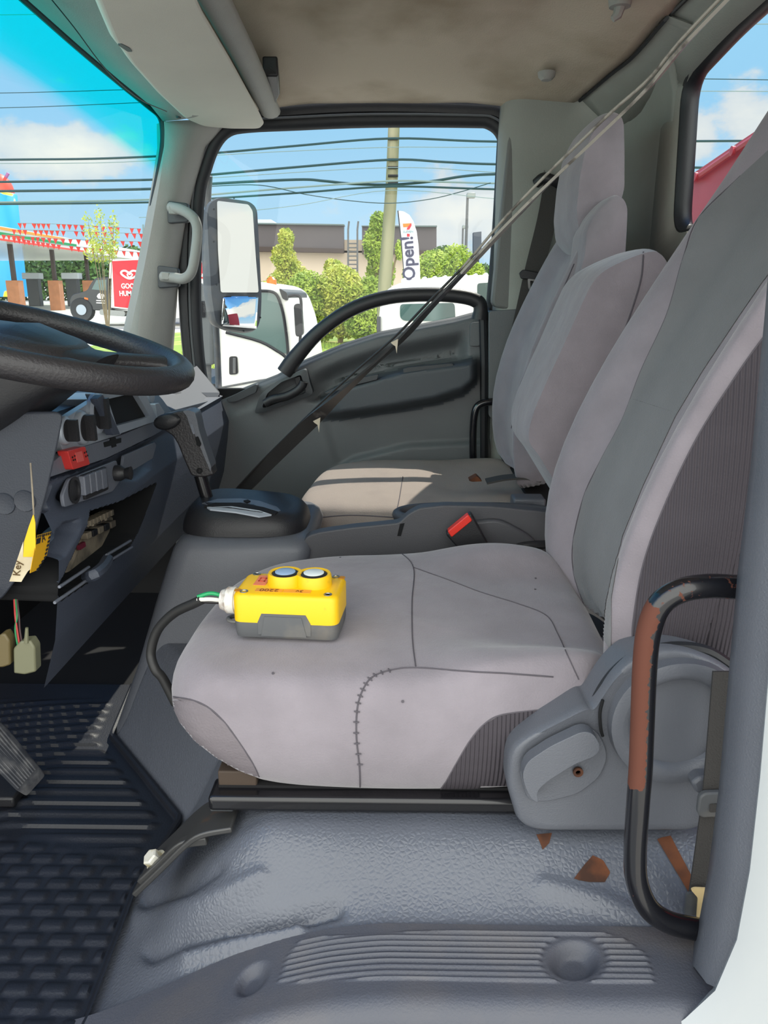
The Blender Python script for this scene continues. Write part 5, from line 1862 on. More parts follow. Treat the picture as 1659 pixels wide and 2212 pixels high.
# flat pane, and a small convex pane below it
MB().prism(rounded([PN(a, b, 0.002) for a, b in [(468, 434), (536, 442), (545, 456), (552, 560), (558, 632), (476, 632), (470, 540)]], 0.008, 4), MN * 0.002).build('flat_pane', M_MIR, mi, smooth=0)
g = []
for i in range(15):
    row = []
    for j in range(13):
        s, t = i / 14, j / 12
        a = 478 + 76 * s + 4 * (1 - t)
        b = 640 + 64 * t + 6 * s * t
        row.append(PN(a, b, 0.014 - 0.012 * ((s - 0.5) ** 2 * 2 + (t - 0.5) ** 2 * 2)))
    g.append(row)
MB().sheet(g).build('convex_pane', M_MIR, mi, smooth=180, solid=0.002)
MB().tube(spline([P(452, 380, 2.62), P(449, 440, 2.64), P(455, 560, 2.66), P(466, 700, 2.66), P(472, 820, 2.62), P(472, 870, 2.55), P(466, 930, 2.48)], 5), 0.011, 10).build('mirror_arm', M_GREYP, mi)
for a, b in ((462, 452), (462, 522), (468, 615), (478, 683), (526, 715), (562, 686), (505, 428)):
    sc_ = MB()
    sc_.lathe([(0.003, 0), (0.003, 0.002), (0, 0.002)], PN(a, b), MN, 8)
    sc_.build('rim_clip', M_BLACK, mi)

# ---- crumbs of white paint in the corner of the sill
fl_ = MB()
c = P(1440, 2056, 0.715)
fl_.loft([[c + V((0.017 * math.cos(a * 0.785) * k, 0.010 * math.sin(a * 0.785) * k, z)) for a in range(8)] for k, z in ((0.8, -0.004), (1.0, 0.0), (0.6, 0.006))])
o = fl_.build('paint_flake', M_ZINC)
tag(o, 'white paint flake in the corner of the sill below the grab bar', 'flake')
# ================================================================== OUTSIDE
def gz(y):
    return 0.0 if y < 9 else 0.016 * (y - 9)


M_GROUND = stained('pale_ground', rgb(198, 194, 184), rgb(176, 174, 168), 0.6, 0.4, 0.7, 0.9, bump=0.2, bscale=20)  # ground colour paled so it bounces more light up to the headliner
ysg = [-30, -5, 5, 9, 14, 20, 30, 45, 70, 110, 200, 500]
MB().sheet([[V((x, y, gz(y))) for x in (-400, -60, -20, -8, 0, 8, 20, 60, 400)] for y in ysg]).build('ground', M_GROUND, smooth=180, kind='structure')
M_LEAF = stained('leaf_green', rgb(178, 196, 80), rgb(126, 154, 56), 3.0, 0.4, 0.6, 0.7)
M_LEAF2 = stained('leaf_yellow_green', rgb(206, 206, 96), rgb(156, 172, 66), 4.0, 0.4, 0.6, 0.7)
M_LEAF3 = stained('leaf_dark', rgb(84, 120, 48), rgb(48, 80, 34), 2.0, 0.4, 0.6, 0.7)
M_GRASS = stained('grass_green', rgb(132, 160, 62), rgb(176, 176, 96), 1.2, 0.45, 0.7, 0.9)
M_BARK = mat('bark', rgb(128, 112, 88), 0.9, var=0.2, vscale=5)
lawn = MB().sheet([[V((x, y, gz(y) + 0.03 + 0.25 * sm(15.5, 19, y) * sm(-9, -5, x))) for x in [-9 + 0.75 * i for i in range(30)]] for y in [15.2 + 0.7 * j for j in range(20)]])
lawn.build('lawn', M_GRASS, smooth=180, kind='structure')


def leaves(mb, c, r, n, s, seed):
    rd = random.Random(seed)
    for _ in range(n):
        while True:
            v = V((rd.uniform(-1, 1), rd.uniform(-1, 1), rd.uniform(-1, 1)))
            if v.length < 1 and rd.random() < 0.35 + v.length:
                break
        p = V(c) + V((v.x * r[0], v.y * r[1], v.z * r[2]))
        a = V((rd.gauss(0, 1), rd.gauss(0, 1), rd.gauss(0, 1))).normalized()
        b = a.orthogonal().normalized()
        k = s * rd.uniform(0.6, 1.4)
        mb.add([p - a * k, p + b * k * 0.55, p + a * k, p - b * k * 0.55], [(0, 1, 2, 3)])
    return mb


def tree(name, blobs, y, label, cat, m, trunk, seed, s, dens=1.0, group=None):
    """blobs in picture units (px, py, rx, ry) at distance y"""
    base = P(trunk[0], trunk[1], y)
    base.z = gz(y)
    t = empty(name, base, label, cat, group)
    k = y / F * 1.03
    mb = MB()
    for i, (a, b, rx, ry) in enumerate(blobs):
        n = int(dens * rx * ry * 1.9) + 20
        leaves(mb, P(a, b, y + (i % 3 - 1) * 0.3), (rx * k, max(rx, ry) * k * 0.8, ry * k), n, s, seed + i)
    mb.build('foliage', m, t, smooth=0)
    tr = MB()
    tw = 0.018 if name == 'sapling' else 0.05
    for i, (a, b, rx, ry) in enumerate(blobs):
        top_ = P(a, b - ry * 0.4, y)
        mid = base.lerp(top_, 0.5) + V((0, 0, 0.05 * i))
        tr.tube(spline([base, mid, top_], 4), [tw] * 4 + [tw * 0.6] * 4 + [tw * 0.25], 6)
    tr.build('trunk', M_BARK, t)
    return t


tree('young_tree', [(618, 515, 16, 20), (612, 555, 26, 26), (628, 600, 34, 40), (600, 620, 24, 30), (655, 620, 20, 34)], 22, 'tall pointed young tree in front of the dark parapet beside the side mirror', 'tree', M_LEAF2, (630, 760), 1, 0.045, 1.0)
tree('young_tree', [(820, 480, 20, 20), (812, 530, 26, 40), (822, 590, 30, 40), (800, 640, 36, 40), (862, 540, 8, 20)], 22, 'young tree standing behind the utility pole', 'tree', M_LEAF, (815, 740), 11, 0.045, 1.0)
tree('sapling', [(217, 480, 6, 34), (190, 490, 5, 34), (246, 492, 7, 34), (205, 520, 14, 24), (238, 530, 16, 24), (218, 548, 34, 20)], 26, 'thin leafy sapling in front of the pennants by the filling station', 'tree', M_LEAF2, (222, 600), 21, 0.045, 0.22)
for i, bl in enumerate(([(665, 640, 46, 50), (690, 690, 46, 46), (640, 690, 30, 40)], [(735, 620, 44, 44), (745, 680, 50, 48), (720, 580, 20, 20)], [(790, 690, 46, 46), (830, 670, 34, 46), (775, 640, 24, 24)], [(590, 690, 34, 50), (575, 640, 20, 30)])):
    tree('bush', bl, 21 - 0.3 * i, ['bush filling the middle of the bank between mirror and grab handle', 'bush below the roof ladder on the grassy bank', 'bush at the foot of the utility pole', 'bush behind the cab of the white truck'][i], 'bush', [M_LEAF, M_LEAF2, M_LEAF, M_LEAF2][i], (bl[0][0], 745), 31 + 7 * i, 0.045, 0.85)
tree('bush', [(940, 580, 40, 36), (985, 565, 36, 34), (900, 590, 30, 26), (1020, 590, 26, 24)], 30, 'broad green bush behind the feather flag and the white van roof', 'bush', M_LEAF, (950, 640), 71, 0.055, 0.9)
tree('bush', [(960, 555, 30, 22), (1045, 585, 14, 14)], 36, 'small bush under the two lamp posts', 'bush', M_LEAF3, (975, 640), 75, 0.07, 0.8)
# treeline beyond the filling station
mb = MB()
rd = random.Random(3)
for k in range(90):
    a = -60 + (k % 45) * 9
    leaves(mb, P(a, 575 + 36 * (k // 45) + rd.uniform(-14, 14), 84 + k % 5), (1.5, 1.2, 1.7), 60, 0.34, 100 + k)
mb.build('treeline', M_LEAF3, smooth=0, kind='stuff')
gr = MB()
rd = random.Random(5)
for k in range(2600):
    y = rd.uniform(15.3, 20)
    x = rd.uniform(-5, 5)
    z = gz(y) + 0.03 + 0.25 * sm(15.5, 19, y) * sm(-9, -5, x)
    h = rd.uniform(0.05, 0.16)
    gr.add([V((x - 0.015, y, z)), V((x + 0.015, y, z)), V((x + rd.uniform(-.05, .05), y, z + h))], [(0, 1, 2)])
gr.build('grass', M_GRASS, smooth=0, kind='stuff')

# ---- building with dark parapets
bld = empty('shop_building', V((P(700, 600, 40).x, 40, gz(40))), 'low beige shop building with dark roof parapets behind the bushes', 'building')
M_BEI = mat('beige_wall', rgb(206, 188, 168), 0.85, var=0.04, vscale=0.5)
M_PAR = mat('brown_parapet', rgb(84, 78, 80), 0.7, var=0.06, vscale=0.6)
M_PARD = mat('brown_band', rgb(66, 54, 50), 0.7)


def slab(polypx, y, dep, name, m, parent, bev=0.0):
    return MB().prism(pts_y(polypx, y), (0, dep, 0)).build(name, m, parent, smooth=0, bevel=bev)


slab([(395, 535), (950, 545), (950, 690), (395, 690)], 40, 10, 'wall', M_BEI, bld)
slab([(742, 518), (784, 518), (784, 546), (742, 546)], 40, 10, 'wall', M_BEI, bld)
slab([(395, 482), (742, 487), (742, 545), (395, 536)], 39.4, 0.6, 'parapet', M_PAR, bld)
slab([(782, 489), (943, 490), (943, 548), (782, 548)], 39.4, 0.6, 'parapet', M_PAR, bld)
slab([(395, 529), (742, 537), (742, 546), (395, 540)], 39.3, 0.5, 'parapet_band', M_PARD, bld)
slab([(782, 540), (943, 541), (943, 549), (782, 548)], 39.3, 0.5, 'parapet_band', M_PARD, bld)
slab([(395, 479), (743, 484), (743, 487), (395, 482)], 39.2, 0.8, 'coping', mat('coping_metal', rgb(90, 104, 104), 0.5), bld)
slab([(781, 487), (944, 487), (944, 490), (781, 489)], 39.2, 0.8, 'coping', MATS['coping_metal'], bld)
slab([(545, 474), (585, 474), (598, 486), (545, 484)], 43, 2, 'roof_unit', mat('roof_unit_grey', rgb(190, 200, 204), 0.6), bld)
lad = empty('roof_ladder', V((P(762, 590, 39.2).x, 39.2, gz(39))), 'steel roof ladder with two tall hooked rails on the beige wall', 'ladder')
for a in (752, 772):
    MB().tube([P(a, 600, 39.3), P(a, 520, 39.3), P(a, 496, 39.3), P(a + 2, 478, 39.3)], 0.05, 6).build('rail', M_GREYP, lad)
for k in range(8):
    MB().tube([P(752, 526 + k * 9, 39.3), P(772, 526 + k * 9, 39.3)], 0.035, 6).build('rung', M_GREYP, lad)

# ---- utility pole and cables
M_POLE = stained('weathered_wood', rgb(150, 146, 120), rgb(118, 120, 92), 1.4, 0.4, 0.65, 0.9, stretch=(3, 3, .4))
pole = MB().tube([V((P(829, 640, 18).x, 18, gz(18))), P(829, 640, 18), P(846, 400, 18), P(857, 120, 18), P(864, -150, 18)], [0.16, 0.15, 0.13, 0.115, 0.11], 16)
po = pole.build('utility_pole', M_POLE)
tag(po, 'weathered grey wooden utility pole carrying all the overhead cables', 'pole')
bk = MB()
for yy in (300, 345, 362, 380, 395):
    bk.tube([P(838, yy, 17.86), P(860, yy, 17.86)], 0.03, 6)
bk.build('cable_clamps', M_BLACK, po)
M_WIRE = mat('cable_black', rgb(30, 62, 66), 0.6)
M_WIRE2 = mat('cable_grey', rgb(120, 140, 140), 0.6)
WIRES = [([(-400, 350), (0, 345), (200, 343), (350, 337), (470, 330), (640, 315), (848, 299), (1080, 306), (1500, 305), (1900, 302)], 0.030, M_WIRE, 'thick dark cable, the uppermost of the heavy cables on the pole'),
         ([(-400, 352), (200, 352), (470, 335), (640, 326), (848, 318), (1080, 317), (1500, 300)], 0.010, M_WIRE2, 'thin grey wire just under the uppermost heavy cable'),
         ([(-400, 398), (0, 393), (335, 388), (460, 377), (640, 361), (845, 345), (960, 350), (1080, 355), (1500, 362), (1800, 366)], 0.032, M_WIRE, 'thick dark cable, second of the heavy cables down the pole'),
         ([(460, 384), (845, 362), (1080, 373)], 0.010, M_WIRE2, 'thin grey wire between the second and third heavy cables'),
         ([(-400, 416), (0, 413), (330, 408), (460, 397), (640, 388), (700, 391), (760, 397), (845, 399), (930, 392), (1000, 381), (1075, 376), (1300, 372)], 0.036, M_WIRE, 'thick dark cable that dips and rises like a wave past the pole'),
         ([(-400, 440), (0, 437), (325, 431), (460, 420), (640, 405), (845, 391), (960, 393), (1075, 396), (1300, 400)], 0.026, M_WIRE2, 'pale grey lashed cable above the lowest heavy cable'),
         ([(-400, 444), (0, 441), (325, 437), (440, 430), (640, 417), (845, 403), (1075, 409), (1400, 414)], 0.028, M_WIRE, 'dark cable, the lowest of the heavy cables on the pole'),
         ([(440, 403), (560, 400), (660, 420), (760, 434), (845, 439), (930, 430), (1000, 413), (1060, 395)], 0.012, M_WIRE, 'thin drooping service wire hanging below the heavy cables'),
         ([(300, 470), (460, 462), (640, 444), (845, 411), (1075, 430)], 0.009, M_WIRE2, 'thin wire sloping up to the pole over the flat roof'),
         ([(-400, 34), (0, 32), (120, 30)], 0.009, M_WIRE2, 'thin wire at the very top of the tinted windscreen'),
         ([(-400, 205), (0, 201), (265, 194), (400, 190)], 0.009, M_WIRE, 'thin wire crossing the blue-green windscreen band'),
         ([(-400, 236), (0, 233), (295, 222), (420, 216)], 0.009, M_WIRE, 'thin wire low in the tinted windscreen band'),
         ([(1440, 170), (1560, 171), (1900, 176)], 0.010, M_WIRE, 'thin wire seen high in the rear window above the clouds'),
         ([(1440, 197), (1560, 197), (1900, 199)], 0.010, M_WIRE2, 'thin wire second from the top in the rear window'),
         ([(1440, 52), (1900, 52)], 0.010, M_WIRE2, 'thin wire in the top corner of the rear window')]
for kw, (w, r, m, lab) in enumerate(WIRES):
    o = MB().tube(spline([P(a, b, 17.84 - 0.07 * kw) for a, b in w], 6), r * 0.8, 6).build('overhead_cable', m)
    tag(o, lab, 'cable', 'overhead cables')

# ---- feather flag
ff = empty('feather_flag', V((P(868, 640, 13).x, 13, gz(13))), 'white feather flag reading Open! with an orange and red numeral beside the pole', 'flag')
M_FLAG = mat('flag_cloth', rgb(226, 226, 238), 0.8)
fl_ = [(861, 455), (872, 457), (884, 464), (893, 478), (900, 500), (904, 530), (907, 575), (909, 660), (880, 660), (875, 610), (868, 520)]
MB().prism(pts_y(fl_, 13), (0, 0.012, 0)).build('flag_cloth', M_FLAG, ff, smooth=0)
MB().tube([V((P(880, 640, 13.02).x, 13.02, gz(13))), P(879, 640, 13.02), P(868, 520, 13.02), P(861, 455, 13.02)], 0.02, 8).build('flag_pole', M_BLACK, ff)
o_, u_ = P(900, 603, 12.98), P(884, 520, 12.98)
xd = P(887, 540, 12.98) - P(891, 603, 12.98)
yd = V((-1, 0, xd.x / xd.z * 1.0))
text_mb('Open!', 0.285, P(897, 605, 12.985), xd, yd, 0.003, bold=0.006, squash=0.93).build('lettering', mat('ink_navy', rgb(62, 62, 84), 0.8), ff, smooth=0)
MB().prism(pts_y([(870, 483), (889, 482), (888, 489), (871, 491)], 12.985), (0, .004, 0)).build('logo_bar', mat('logo_orange', rgb(240, 120, 40), 0.7), ff, smooth=0)
M_LR = mat('logo_red', rgb(222, 44, 52), 0.7)
MB().prism(pts_y([(889, 482), (889, 487), (884, 496), (878, 496), (881, 490), (886, 484)], 12.983), (0, .004, 0)).build('logo_stroke', M_LR, ff, smooth=0)
MB().prism(pts_y([(879, 505), (885, 505), (885, 511), (879, 511)], 12.983), (0, .004, 0)).build('logo_foot', M_LR, ff, smooth=0)
text_mb('ELEVEN', 0.048, P(871, 503, 12.985), V((1, 0, 0.02)), V((0, 0, 1)), 0.002).build('lettering', mat('logo_green', rgb(40, 120, 110), 0.7), ff, smooth=0)

# ---- lamp posts, pylon sign
for (a, b, hb, y, lab) in ((1012, 425, 640, 40, 'tall grey parking lamp post with boxy head, the higher of two'), (1002, 492, 640, 58, 'shorter distant lamp post just beside the tall one')):
    base = P(a - 9 * (1 if y == 40 else .6), hb, y)
    base.z = gz(y)
    t = empty('lamp_post', base, lab, 'lamp post', 'lamp posts')
    tp = P(a - 2, b, y)
    MB().tube([base, tp], [0.085, 0.06], 8).build('post', M_GREYP, t)
    MB().box(tp + V((0.16, 0, 0.05)), (0.42, 0.4, 0.24)).build('lamp_head', mat('lamp_grey', rgb(140, 146, 142), 0.5), t, bevel=0.05)
sg = empty('pylon_sign', V((P(1030, 600, 34).x, 34, gz(34))), 'dark pylon sign on a post at the edge of the passenger window', 'sign')
slab([(1023, 502), (1040, 500), (1040, 545), (1023, 548)], 34, 0.5, 'sign_box', M_DASH, sg)
slab([(1027, 540), (1035, 540), (1035, 660), (1027, 660)], 34.1, 0.2, 'post', M_BLACK, sg)

# ---- white truck beside us (cab faces to the rear of our cab)
M_TW = mat('truck_white', rgb(236, 236, 228), 0.3, coat=0.2)
M_GL = mat('truck_glass', rgb(70, 96, 92), 0.08, spec=0.8)
wt = empty('white_truck', V((P(570, 800, 7).x, 7.8, 0.0)), 'white truck cab parked alongside, seen behind the side mirror', 'truck')
cabp = [(470, 604), (540, 606), (585, 613), (606, 622), (622, 640), (640, 690), (652, 745), (660, 800), (662, 860), (640, 930), (470, 930)]
MB().prism(rounded(pts_y(cabp, 7.0), 0.05, 4), (0, 1.7, 0)).build('cab', M_TW, wt, bevel=0.06, bseg=3)
MB().prism(rounded(pts_y([(488, 640), (560, 628), (590, 631), (603, 648), (614, 690), (622, 766), (605, 760), (562, 736), (488, 716)], 6.985), 0.05, 3), (0, 0.03, 0)).build('door_window', M_GL, wt)
MB().tube(spline(pts_y([(560, 628), (590, 631), (603, 648), (614, 690), (622, 768), (605, 762), (562, 738), (488, 718)], 6.98), 4), 0.014, 6).build('window_rubber', M_BLACK, wt)
MB().prism(rounded(pts_y([(495, 770), (512, 770), (514, 808), (495, 810)], 6.975), 0.02, 3), (0, 0.04, 0)).build('handle_recess', M_BLACK, wt)
MB().tube(pts_y([(506, 773), (506, 806)], 6.96), 0.014, 8).build('door_handle', M_GREYP, wt)
MB().tube(spline(pts_y([(640, 870), (646, 790), (636, 768)], 6.985), 5), 0.006, 6).build('door_gap', M_GREYP, wt)
MB().tube(pts_y([(474, 838), (560, 822), (640, 812)], 6.985), 0.010, 6).build('body_crease', M_GREYP, wt)
MB().lathe([(0.045, 0), (0.045, 0.05), (0.02, 0.075), (0, 0.08)], P(587, 617, 7.3), (0, 0, 1), 16).build('marker_lamp', mat('amber', rgb(240, 110, 20), 0.3), wt)
MB().prism(rounded(pts_y([(602, 622), (620, 632), (622, 650), (610, 646)], 6.96), 0.02, 3), (0, 1.5, 0)).build('visor_edge', M_BLACK, wt)
MB().prism(rounded(pts_y([(634, 657), (650, 655), (655, 722), (646, 728), (638, 726)], 6.8), 0.03, 3), (0, 0.10, 0)).build('door_mirror', M_BLACK, wt, bevel=0.02)
MB().tube(spline(pts_y([(622, 640), (640, 638), (650, 648), (650, 700), (648, 740)], 6.85), 5), 0.014, 6).build('mirror_bracket', M_BLACK, wt)
MB().prism(rounded(pts_y([(600, 690), (614, 690), (618, 745), (606, 745)], 7.4), 0.02, 3), (0, 0.3, 0)).build('cab_seat', M_GREYP, wt)
# dark intake stack and chassis behind the cab
MB().prism(rounded(pts_y([(412, 640), (424, 610), (440, 612), (456, 640), (458, 790), (418, 790)], 6.9), 0.03, 3), (0, 0.35, 0)).build('intake_stack', mat('stack_grey', rgb(86, 90, 92), 0.5), wt, bevel=0.02)
lv_ = MB()
for k in range(12):
    lv_.tube(pts_y([(434, 652 + k * 3), (444, 651 + k * 3)], 6.885), 0.005, 4)
lv_.build('intake_grille', M_BLACK, wt)
MB().tube(pts_y([(440, 788), (440, 830)], 7.0), 0.07, 12).build('intake_hose', M_GREYP, wt)
slab([(380, 825), (700, 842), (700, 940), (380, 940)], 7.2, 1.4, 'chassis', M_BLACK, wt)
for a, n_ in ((420, 0), (600, 1)):
    c = V((P(a, 900, 7.05).x, 7.05, 0.42))
    MB().lathe([(0.2, 0.02), (0.40, 0.0), (0.42, 0.06), (0.42, 0.24), (0.40, 0.28), (0, 0.26)], c, (0, 1, 0), 28).build('wheel', M_RUB, wt)

# ---- second white vehicle whose rounded roof shows behind the door grab handle
wv = empty('white_van', V((P(940, 800, 9).x, 9.8, 0.0)), 'white truck cab with rounded ribbed roof behind the door grab handle', 'truck')
vanp = [(818, 900), (818, 690), (824, 640), (840, 622), (872, 608), (930, 600), (1000, 595), (1090, 592), (1180, 600), (1200, 640), (1210, 900)]
MB().prism(rounded(pts_y(vanp, 9), 0.06, 4), (0, 1.7, 0)).build('cab', M_TW, wv, bevel=0.06, bseg=3)
rbm = MB()
for k in range(9):
    a = 872 + k * 22
    rbm.tube([P(a, 607 - k * 1.4, 9.0), P(a + 2, 605 - k * 1.4, 10.6)], 0.03, 8)
rbm.build('roof_ribs', M_TW, wv)
MB().prism(rounded(pts_y([(864, 657), (982, 654), (984, 690), (975, 694), (872, 693), (864, 686)], 8.985), 0.04, 3), (0, 0.03, 0)).build('rear_window', M_GL, wv)
MB().prism(rounded(pts_y([(1031, 612), (1060, 610), (1060, 650), (1031, 650)], 8.985), 0.03, 3), (0, 0.03, 0)).build('side_window', M_GL, wv)
MB().prism(pts_y([(814, 684), (822, 684), (822, 722), (814, 722)], 8.95), (0, 0.05, 0)).build('rear_marker', M_DOORD, wv, smooth=0)
for a in (880, 1120):
    MB().lathe([(0.2, 0.02), (0.40, 0.0), (0.42, 0.06), (0.42, 0.24), (0.40, 0.28), (0, 0.26)], V((P(a, 900, 9).x, 8.96, 0.42)), (0, 1, 0), 28).build('wheel', M_RUB, wv)

# ---- ice-cream lorry: black bonneted cab, red and white box
D = 34
gh = empty('box_truck', V((P(260, 640, D).x, D + 1, gz(D))), 'black bonneted truck with a red ice cream box body behind the windscreen pillar', 'truck')
M_TBK = mat('truck_black', rgb(26, 27, 30), 0.25, coat=0.4)
M_GHR = mat('box_red', rgb(214, 44, 56), 0.5)
MB().prism(rounded(pts_y([(150, 648), (156, 636), (188, 628), (196, 612), (206, 600), (243, 598), (243, 672), (152, 668)], D), 0.12, 3), (0, 2.2, 0)).build('cab', M_TBK, gh, bevel=0.05)
MB().prism(pts_y([(198, 625), (208, 605), (230, 604), (230, 628)], D - 0.02), (0, 0.03, 0)).build('door_window', M_GL, gh, smooth=0)
MB().prism(pts_y([(236, 560), (466, 560), (466, 688), (236, 664)], D), (0, 2.4, 0)).build('box_body', M_TW, gh, smooth=0)
MB().prism(pts_y([(242, 564), (312, 561), (300, 668), (247, 662)], D - 0.03), (0, 0.02, 0)).build('red_panel', M_GHR, gh, smooth=0)
MB().prism(pts_y([(312, 567), (462, 567), (462, 602), (312, 602)], D - 0.03), (0, 0.02, 0)).build('red_panel', M_GHR, gh, smooth=0)
M_LW = mat('lettering_white', rgb(246, 240, 236), 0.6)
text_mb('GOOD', 0.29, P(262, 623, D - 0.05), V((1, 0, 0)), V((0, 0, 1)), 0.005, bold=0.008, squash=0.82).build('lettering', M_LW, gh, smooth=0)
text_mb('HUMOR', 0.29, P(258, 639, D - 0.05), V((1, 0, 0)), V((0, 0, 1)), 0.005, bold=0.008, squash=0.82).build('lettering', M_LW, gh, smooth=0)
text_mb('Glac', 0.19, P(429, 598, D - 0.05), V((1, 0, 0)), V((0, 0, 1)), 0.005, bold=0.004).build('lettering', M_LW, gh, smooth=0)
ht = MB()
hc = [(280, 602), (270, 598), (262, 591), (264, 586), (271, 585), (279, 589), (287, 585), (296, 587), (297, 593), (290, 599)]
ht.tube(spline(pts_y(hc, D - 0.05), 5, True), 0.045, 6, closed=True)
ht.tube(spline(pts_y([(280, 599), (275, 594), (277, 591), (280, 593), (283, 591), (286, 594)], D - 0.05), 4, True), 0.03, 6, closed=True)
ht.build('heart_emblem', M_LW, gh)
hs_ = MB()
hs_.prism(pts_y([(209, 640), (212, 635), (216, 633), (219, 636), (222, 633), (225, 638), (224, 646), (212, 645)], D - 0.02), (0, 0.015, 0))
for k in range(2):
    hs_.prism(pts_y([(208, 648 + k * 5), (230, 649 + k * 5), (230, 651 + k * 5), (208, 650 + k * 5)], D - 0.02), (0, 0.015, 0))
hs_.build('door_emblem', M_LW, gh, smooth=0)
MB().prism(rounded(pts_y([(215, 668), (270, 672), (270, 684), (215, 680)], D - 0.1), 0.1, 3), (0, 0.5, 0)).build('fuel_tank', M_STEEL, gh)
MB().prism(pts_y([(182, 642), (190, 644), (190, 648), (182, 646)], D - 0.02), (0, 0.02, 0)).build('turn_signal', MATS['amber'], gh, smooth=0)
for a in (176, 420):
    c = P(a, 664, D)
    c.z = max(gz(D) + 0.5, c.z - 0.1)
    m_ = MB()
    m_.lathe([(0.25, -0.02), (0.46, -0.06), (0.5, 0.0), (0.5, 0.25), (0.4, 0.3), (0, 0.3)], c, (0, 1, 0), 24)
    w_ = m_.build('wheel', M_RUB, gh)
    MB().lathe([(0.22, -0.06), (0.2, -0.02), (0.0, -0.03)], c, (0, 1, 0), 18).build('wheel_hub', M_SILV, w_)

# ---- filling station canopy
cn = empty('station_canopy', V((P(60, 600, 55).x, 58, gz(58))), 'white filling station canopy with orange, green and red stripes on posts', 'canopy')


def cp(px, f0, f1):
    """point on the fascia at picture column px; f from top 0 to bottom 1"""
    d = ray(px, 640)
    x = -22.4                       # the fascia runs straight away from us
    return V((x, x * d.y / d.x, 5.45 - 0.78 * f0))


def band(f0, f1, a, b, name, m, off):
    A, B_, C_, D_ = cp(a, f0, 0), cp(b, f0, 0), cp(b, f1, 0), cp(a, f1, 0)
    nrm2 = V((A.y - B_.y, B_.x - A.x, 0)).normalized()
    if nrm2.x < 0:
        nrm2 = -nrm2
    return MB().prism([A + nrm2 * off, B_ + nrm2 * off, C_ + nrm2 * off, D_ + nrm2 * off], -nrm2 * 0.1).build(name, m, cn, smooth=0)


A, B_ = cp(-140, 0, 0), cp(310, 0, 0)
roofm = MB()
roofm.prism([A, B_, B_ + V((-14, 1, 0)), A + V((-14, 1, 0))], (0, 0, -0.78))
roofm.build('canopy_roof', M_TW, cn, smooth=0)
band(0.06, 0.24, -140, 150, 'orange_stripe', mat('stripe_orange', rgb(246, 150, 60), 0.6), 0.06)
band(0.42, 0.62, -140, 175, 'green_stripe', mat('stripe_green', rgb(16, 140, 80), 0.6), 0.06)
band(0.86, 0.99, -140, 190, 'red_stripe', mat('stripe_red', rgb(226, 70, 60), 0.6), 0.06)
M_BRICK = mat('brick_base', rgb(178, 120, 84), 0.85, var=0.12, vscale=3)
for a, w_ in ((30, 8), (118, 7), (190, 6)):
    q = cp(a, 1, 0)
    y = q.y + 1.0
    x = q.x - 1.0
    y = x * ray(a, 600).y / ray(a, 600).x
    ww = w_ * y / F
    MB().box((x, y, (q.z + gz(y)) / 2), (ww, ww, q.z - gz(y))).build('post', M_PARD, cn, smooth=0)
    bx = P(a, 606, y).z
    MB().box((x, y, (bx + gz(y)) / 2), (ww * 3.2, ww * 3, bx - gz(y))).build('brick_base', M_BRICK, cn, smooth=0)
for k, (a, lab) in enumerate(((74, 'fuel pump between the two brick column bases under the canopy'), (158, 'fuel pump next to the black truck under the canopy'))):
    y = 60
    q = V((P(a, 620, y).x, y, gz(y)))
    t = empty('fuel_pump', q, lab, 'fuel pump')
    MB().box(q + V((0, 0, 1.1)), (0.9, 0.6, 2.0)).build('pump_body', M_DOORD, t, bevel=0.05)
    MB().box(q + V((0, -0.05, 2.3)), (1.3, 0.8, 0.45)).build('pump_top', mat('pump_grey', rgb(190, 196, 200), 0.5), t, bevel=0.05)

# ---- strings of red pennants
M_PEN = mat('pennant_red', rgb(196, 46, 40), 0.7)
for k, (pts, n, lab) in enumerate((([(42, 482), (150, 485), (300, 494)], 17, 'string of small red pennants, highest of four above the canopy'), ([(30, 496), (150, 499), (305, 505)], 18, 'string of small red pennants, second of four above the canopy'),
                                  ([(8, 507), (120, 515), (302, 522)], 19, 'string of small red pennants, third of four above the canopy'), ([(30, 514), (140, 530), (300, 545)], 20, 'string of small red pennants, lowest of four and sagging to the canopy'))):
    y = 38 + k * 1.2
    t = empty('pennant_string', P(pts[1][0], pts[1][1] + 8, y), lab, 'pennants', 'pennant strings over the filling station')
    line = spline([P(a, b, y) for a, b in pts], 10)
    MB().tube(line, 0.012, 4).build('cord', M_WIRE2, t)
    rd = random.Random(40 + k)
    for i in range(n):
        q = line[min(len(line) - 1, int((i + 0.5) / n * len(line)))]
        s = y / F * 4.6
        tw = rd.uniform(-0.3, 0.3)
        MB().prism([q + V((-s, -s * tw, 0)), q + V((s, s * tw, 0)), q + V((rd.uniform(-.3, .3) * s, 0, -s * 2.4))], (0, 0.01, 0)).build('pennant', M_PEN, t, smooth=0)
# poles that carry the strings
for a, yb, y, lab in ((300, 640, 38.5, 'thin pole carrying the pennant strings behind the windscreen pillar'),):
    o = MB().tube([V((P(309, 600, y).x, y, gz(y))), P(309, 485, y)], 0.04, 8).build('pennant_pole', M_WIRE2)
    tag(o, lab, 'pole')

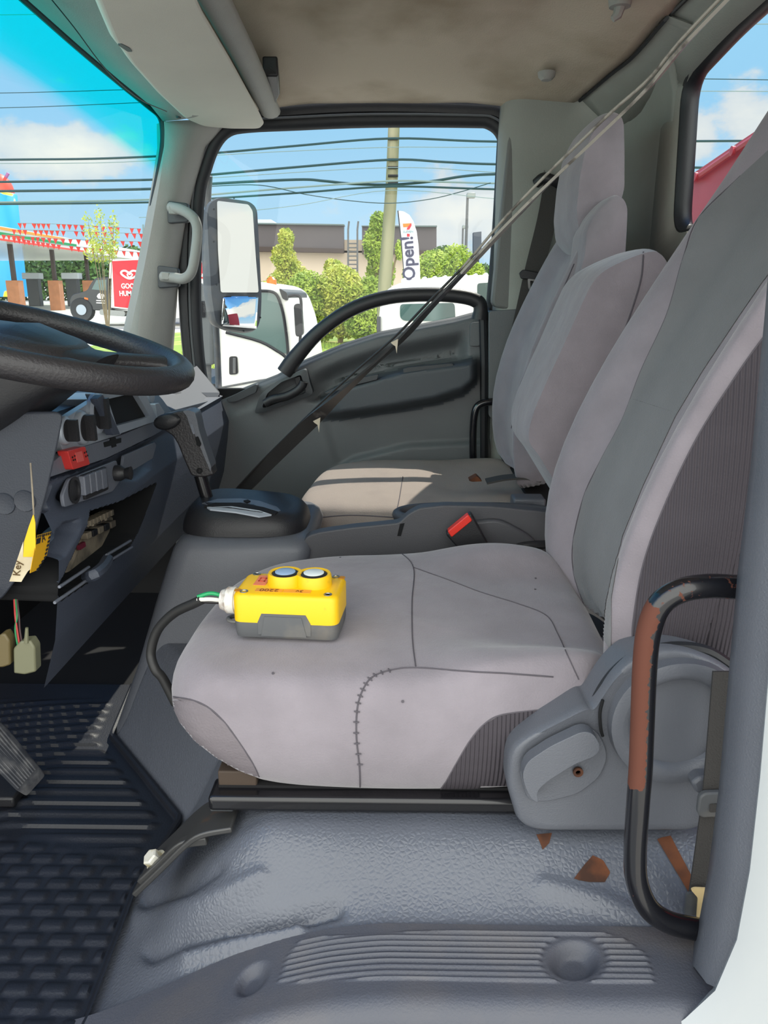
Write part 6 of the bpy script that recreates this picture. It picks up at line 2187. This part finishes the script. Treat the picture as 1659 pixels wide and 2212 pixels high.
# ---- giant inflatable cup
ic = empty('inflatable_cup', V((P(6, 560, 78).x, 78, gz(78))), 'giant blue inflatable drink cup with a red dome and purple straw', 'inflatable')
k = 78 / F
cx = P(4, 460, 78).x
M_CBL = stained('cup_blue', rgb(40, 160, 226), rgb(240, 210, 50), 0.55, 0.60, 0.63, 0.5, detail=1)
zt, zd = P(4, 418, 78).z, P(4, 374, 78).z
m_ = MB()
m_.lathe([(30 * k, 0.5), (33 * k, zt - gz(78) - 0.1), (30 * k, zt - gz(78))], V((cx, 78, gz(78))), (0, 0, 1), 28)
m_.build('cup_body', M_CBL, ic, smooth=60)
m_ = MB()
m_.lathe([(29 * k * math.cos(a * math.pi / 16), (zd - zt) * math.sin(a * math.pi / 16)) for a in range(9)], V((cx, 78, zt)), (0, 0, 1), 28)
m_.build('dome', mat('cup_red', rgb(228, 78, 56), 0.5), ic, smooth=60)
MB().tube([P(9, 390, 78), P(18, 374, 78)], 0.14, 10).build('straw', mat('straw_purple', rgb(150, 90, 140), 0.5), ic)

# ---- red body of the vehicle behind our cab, seen through the rear window
M_RB = mat('red_body', rgb(190, 66, 78), 0.45, var=0.05, vscale=2)
bdr = empty('red_chipper_body', V((1.75, 1.6, 0.9)), 'red sloping steel body behind the cab with a raised rib, seen through the rear window', 'truck body')
X = 0.86
face = [PX(1478, 398, X), PX(1495, 376, X), PX(1580, 318, X), PX(1662, 263, X), V((X, 1.62, 1.95)), V((X, 0.9, 1.85))]
lowr = [V((p.x, p.y, 1.1)) for p in face]
MB().prism(face + lowr[::-1], (1.6, 0, 0)).build('front_panel', M_RB, bdr, smooth=0)
MB().tube([PX(1488, 392, X - 0.012), PX(1506, 382, X - 0.012), PX(1588, 325, X - 0.012), PX(1655, 280, X - 0.012)], 0.008, 6).build('rib', M_RB, bdr)
bl2 = MB()
for a, b in ((1506, 382), (1586, 326)):
    bl2.lathe([(0.012, 0.0), (0.012, 0.008), (0, 0.01)], PX(a, b, X - 0.015), (-1, 0, 0), 10)
bl2.build('bolt', M_RB, bdr)
MB().box((1.75, 1.6, 0.55), (1.4, 1.2, 1.1)).build('chassis', M_VOID, bdr)
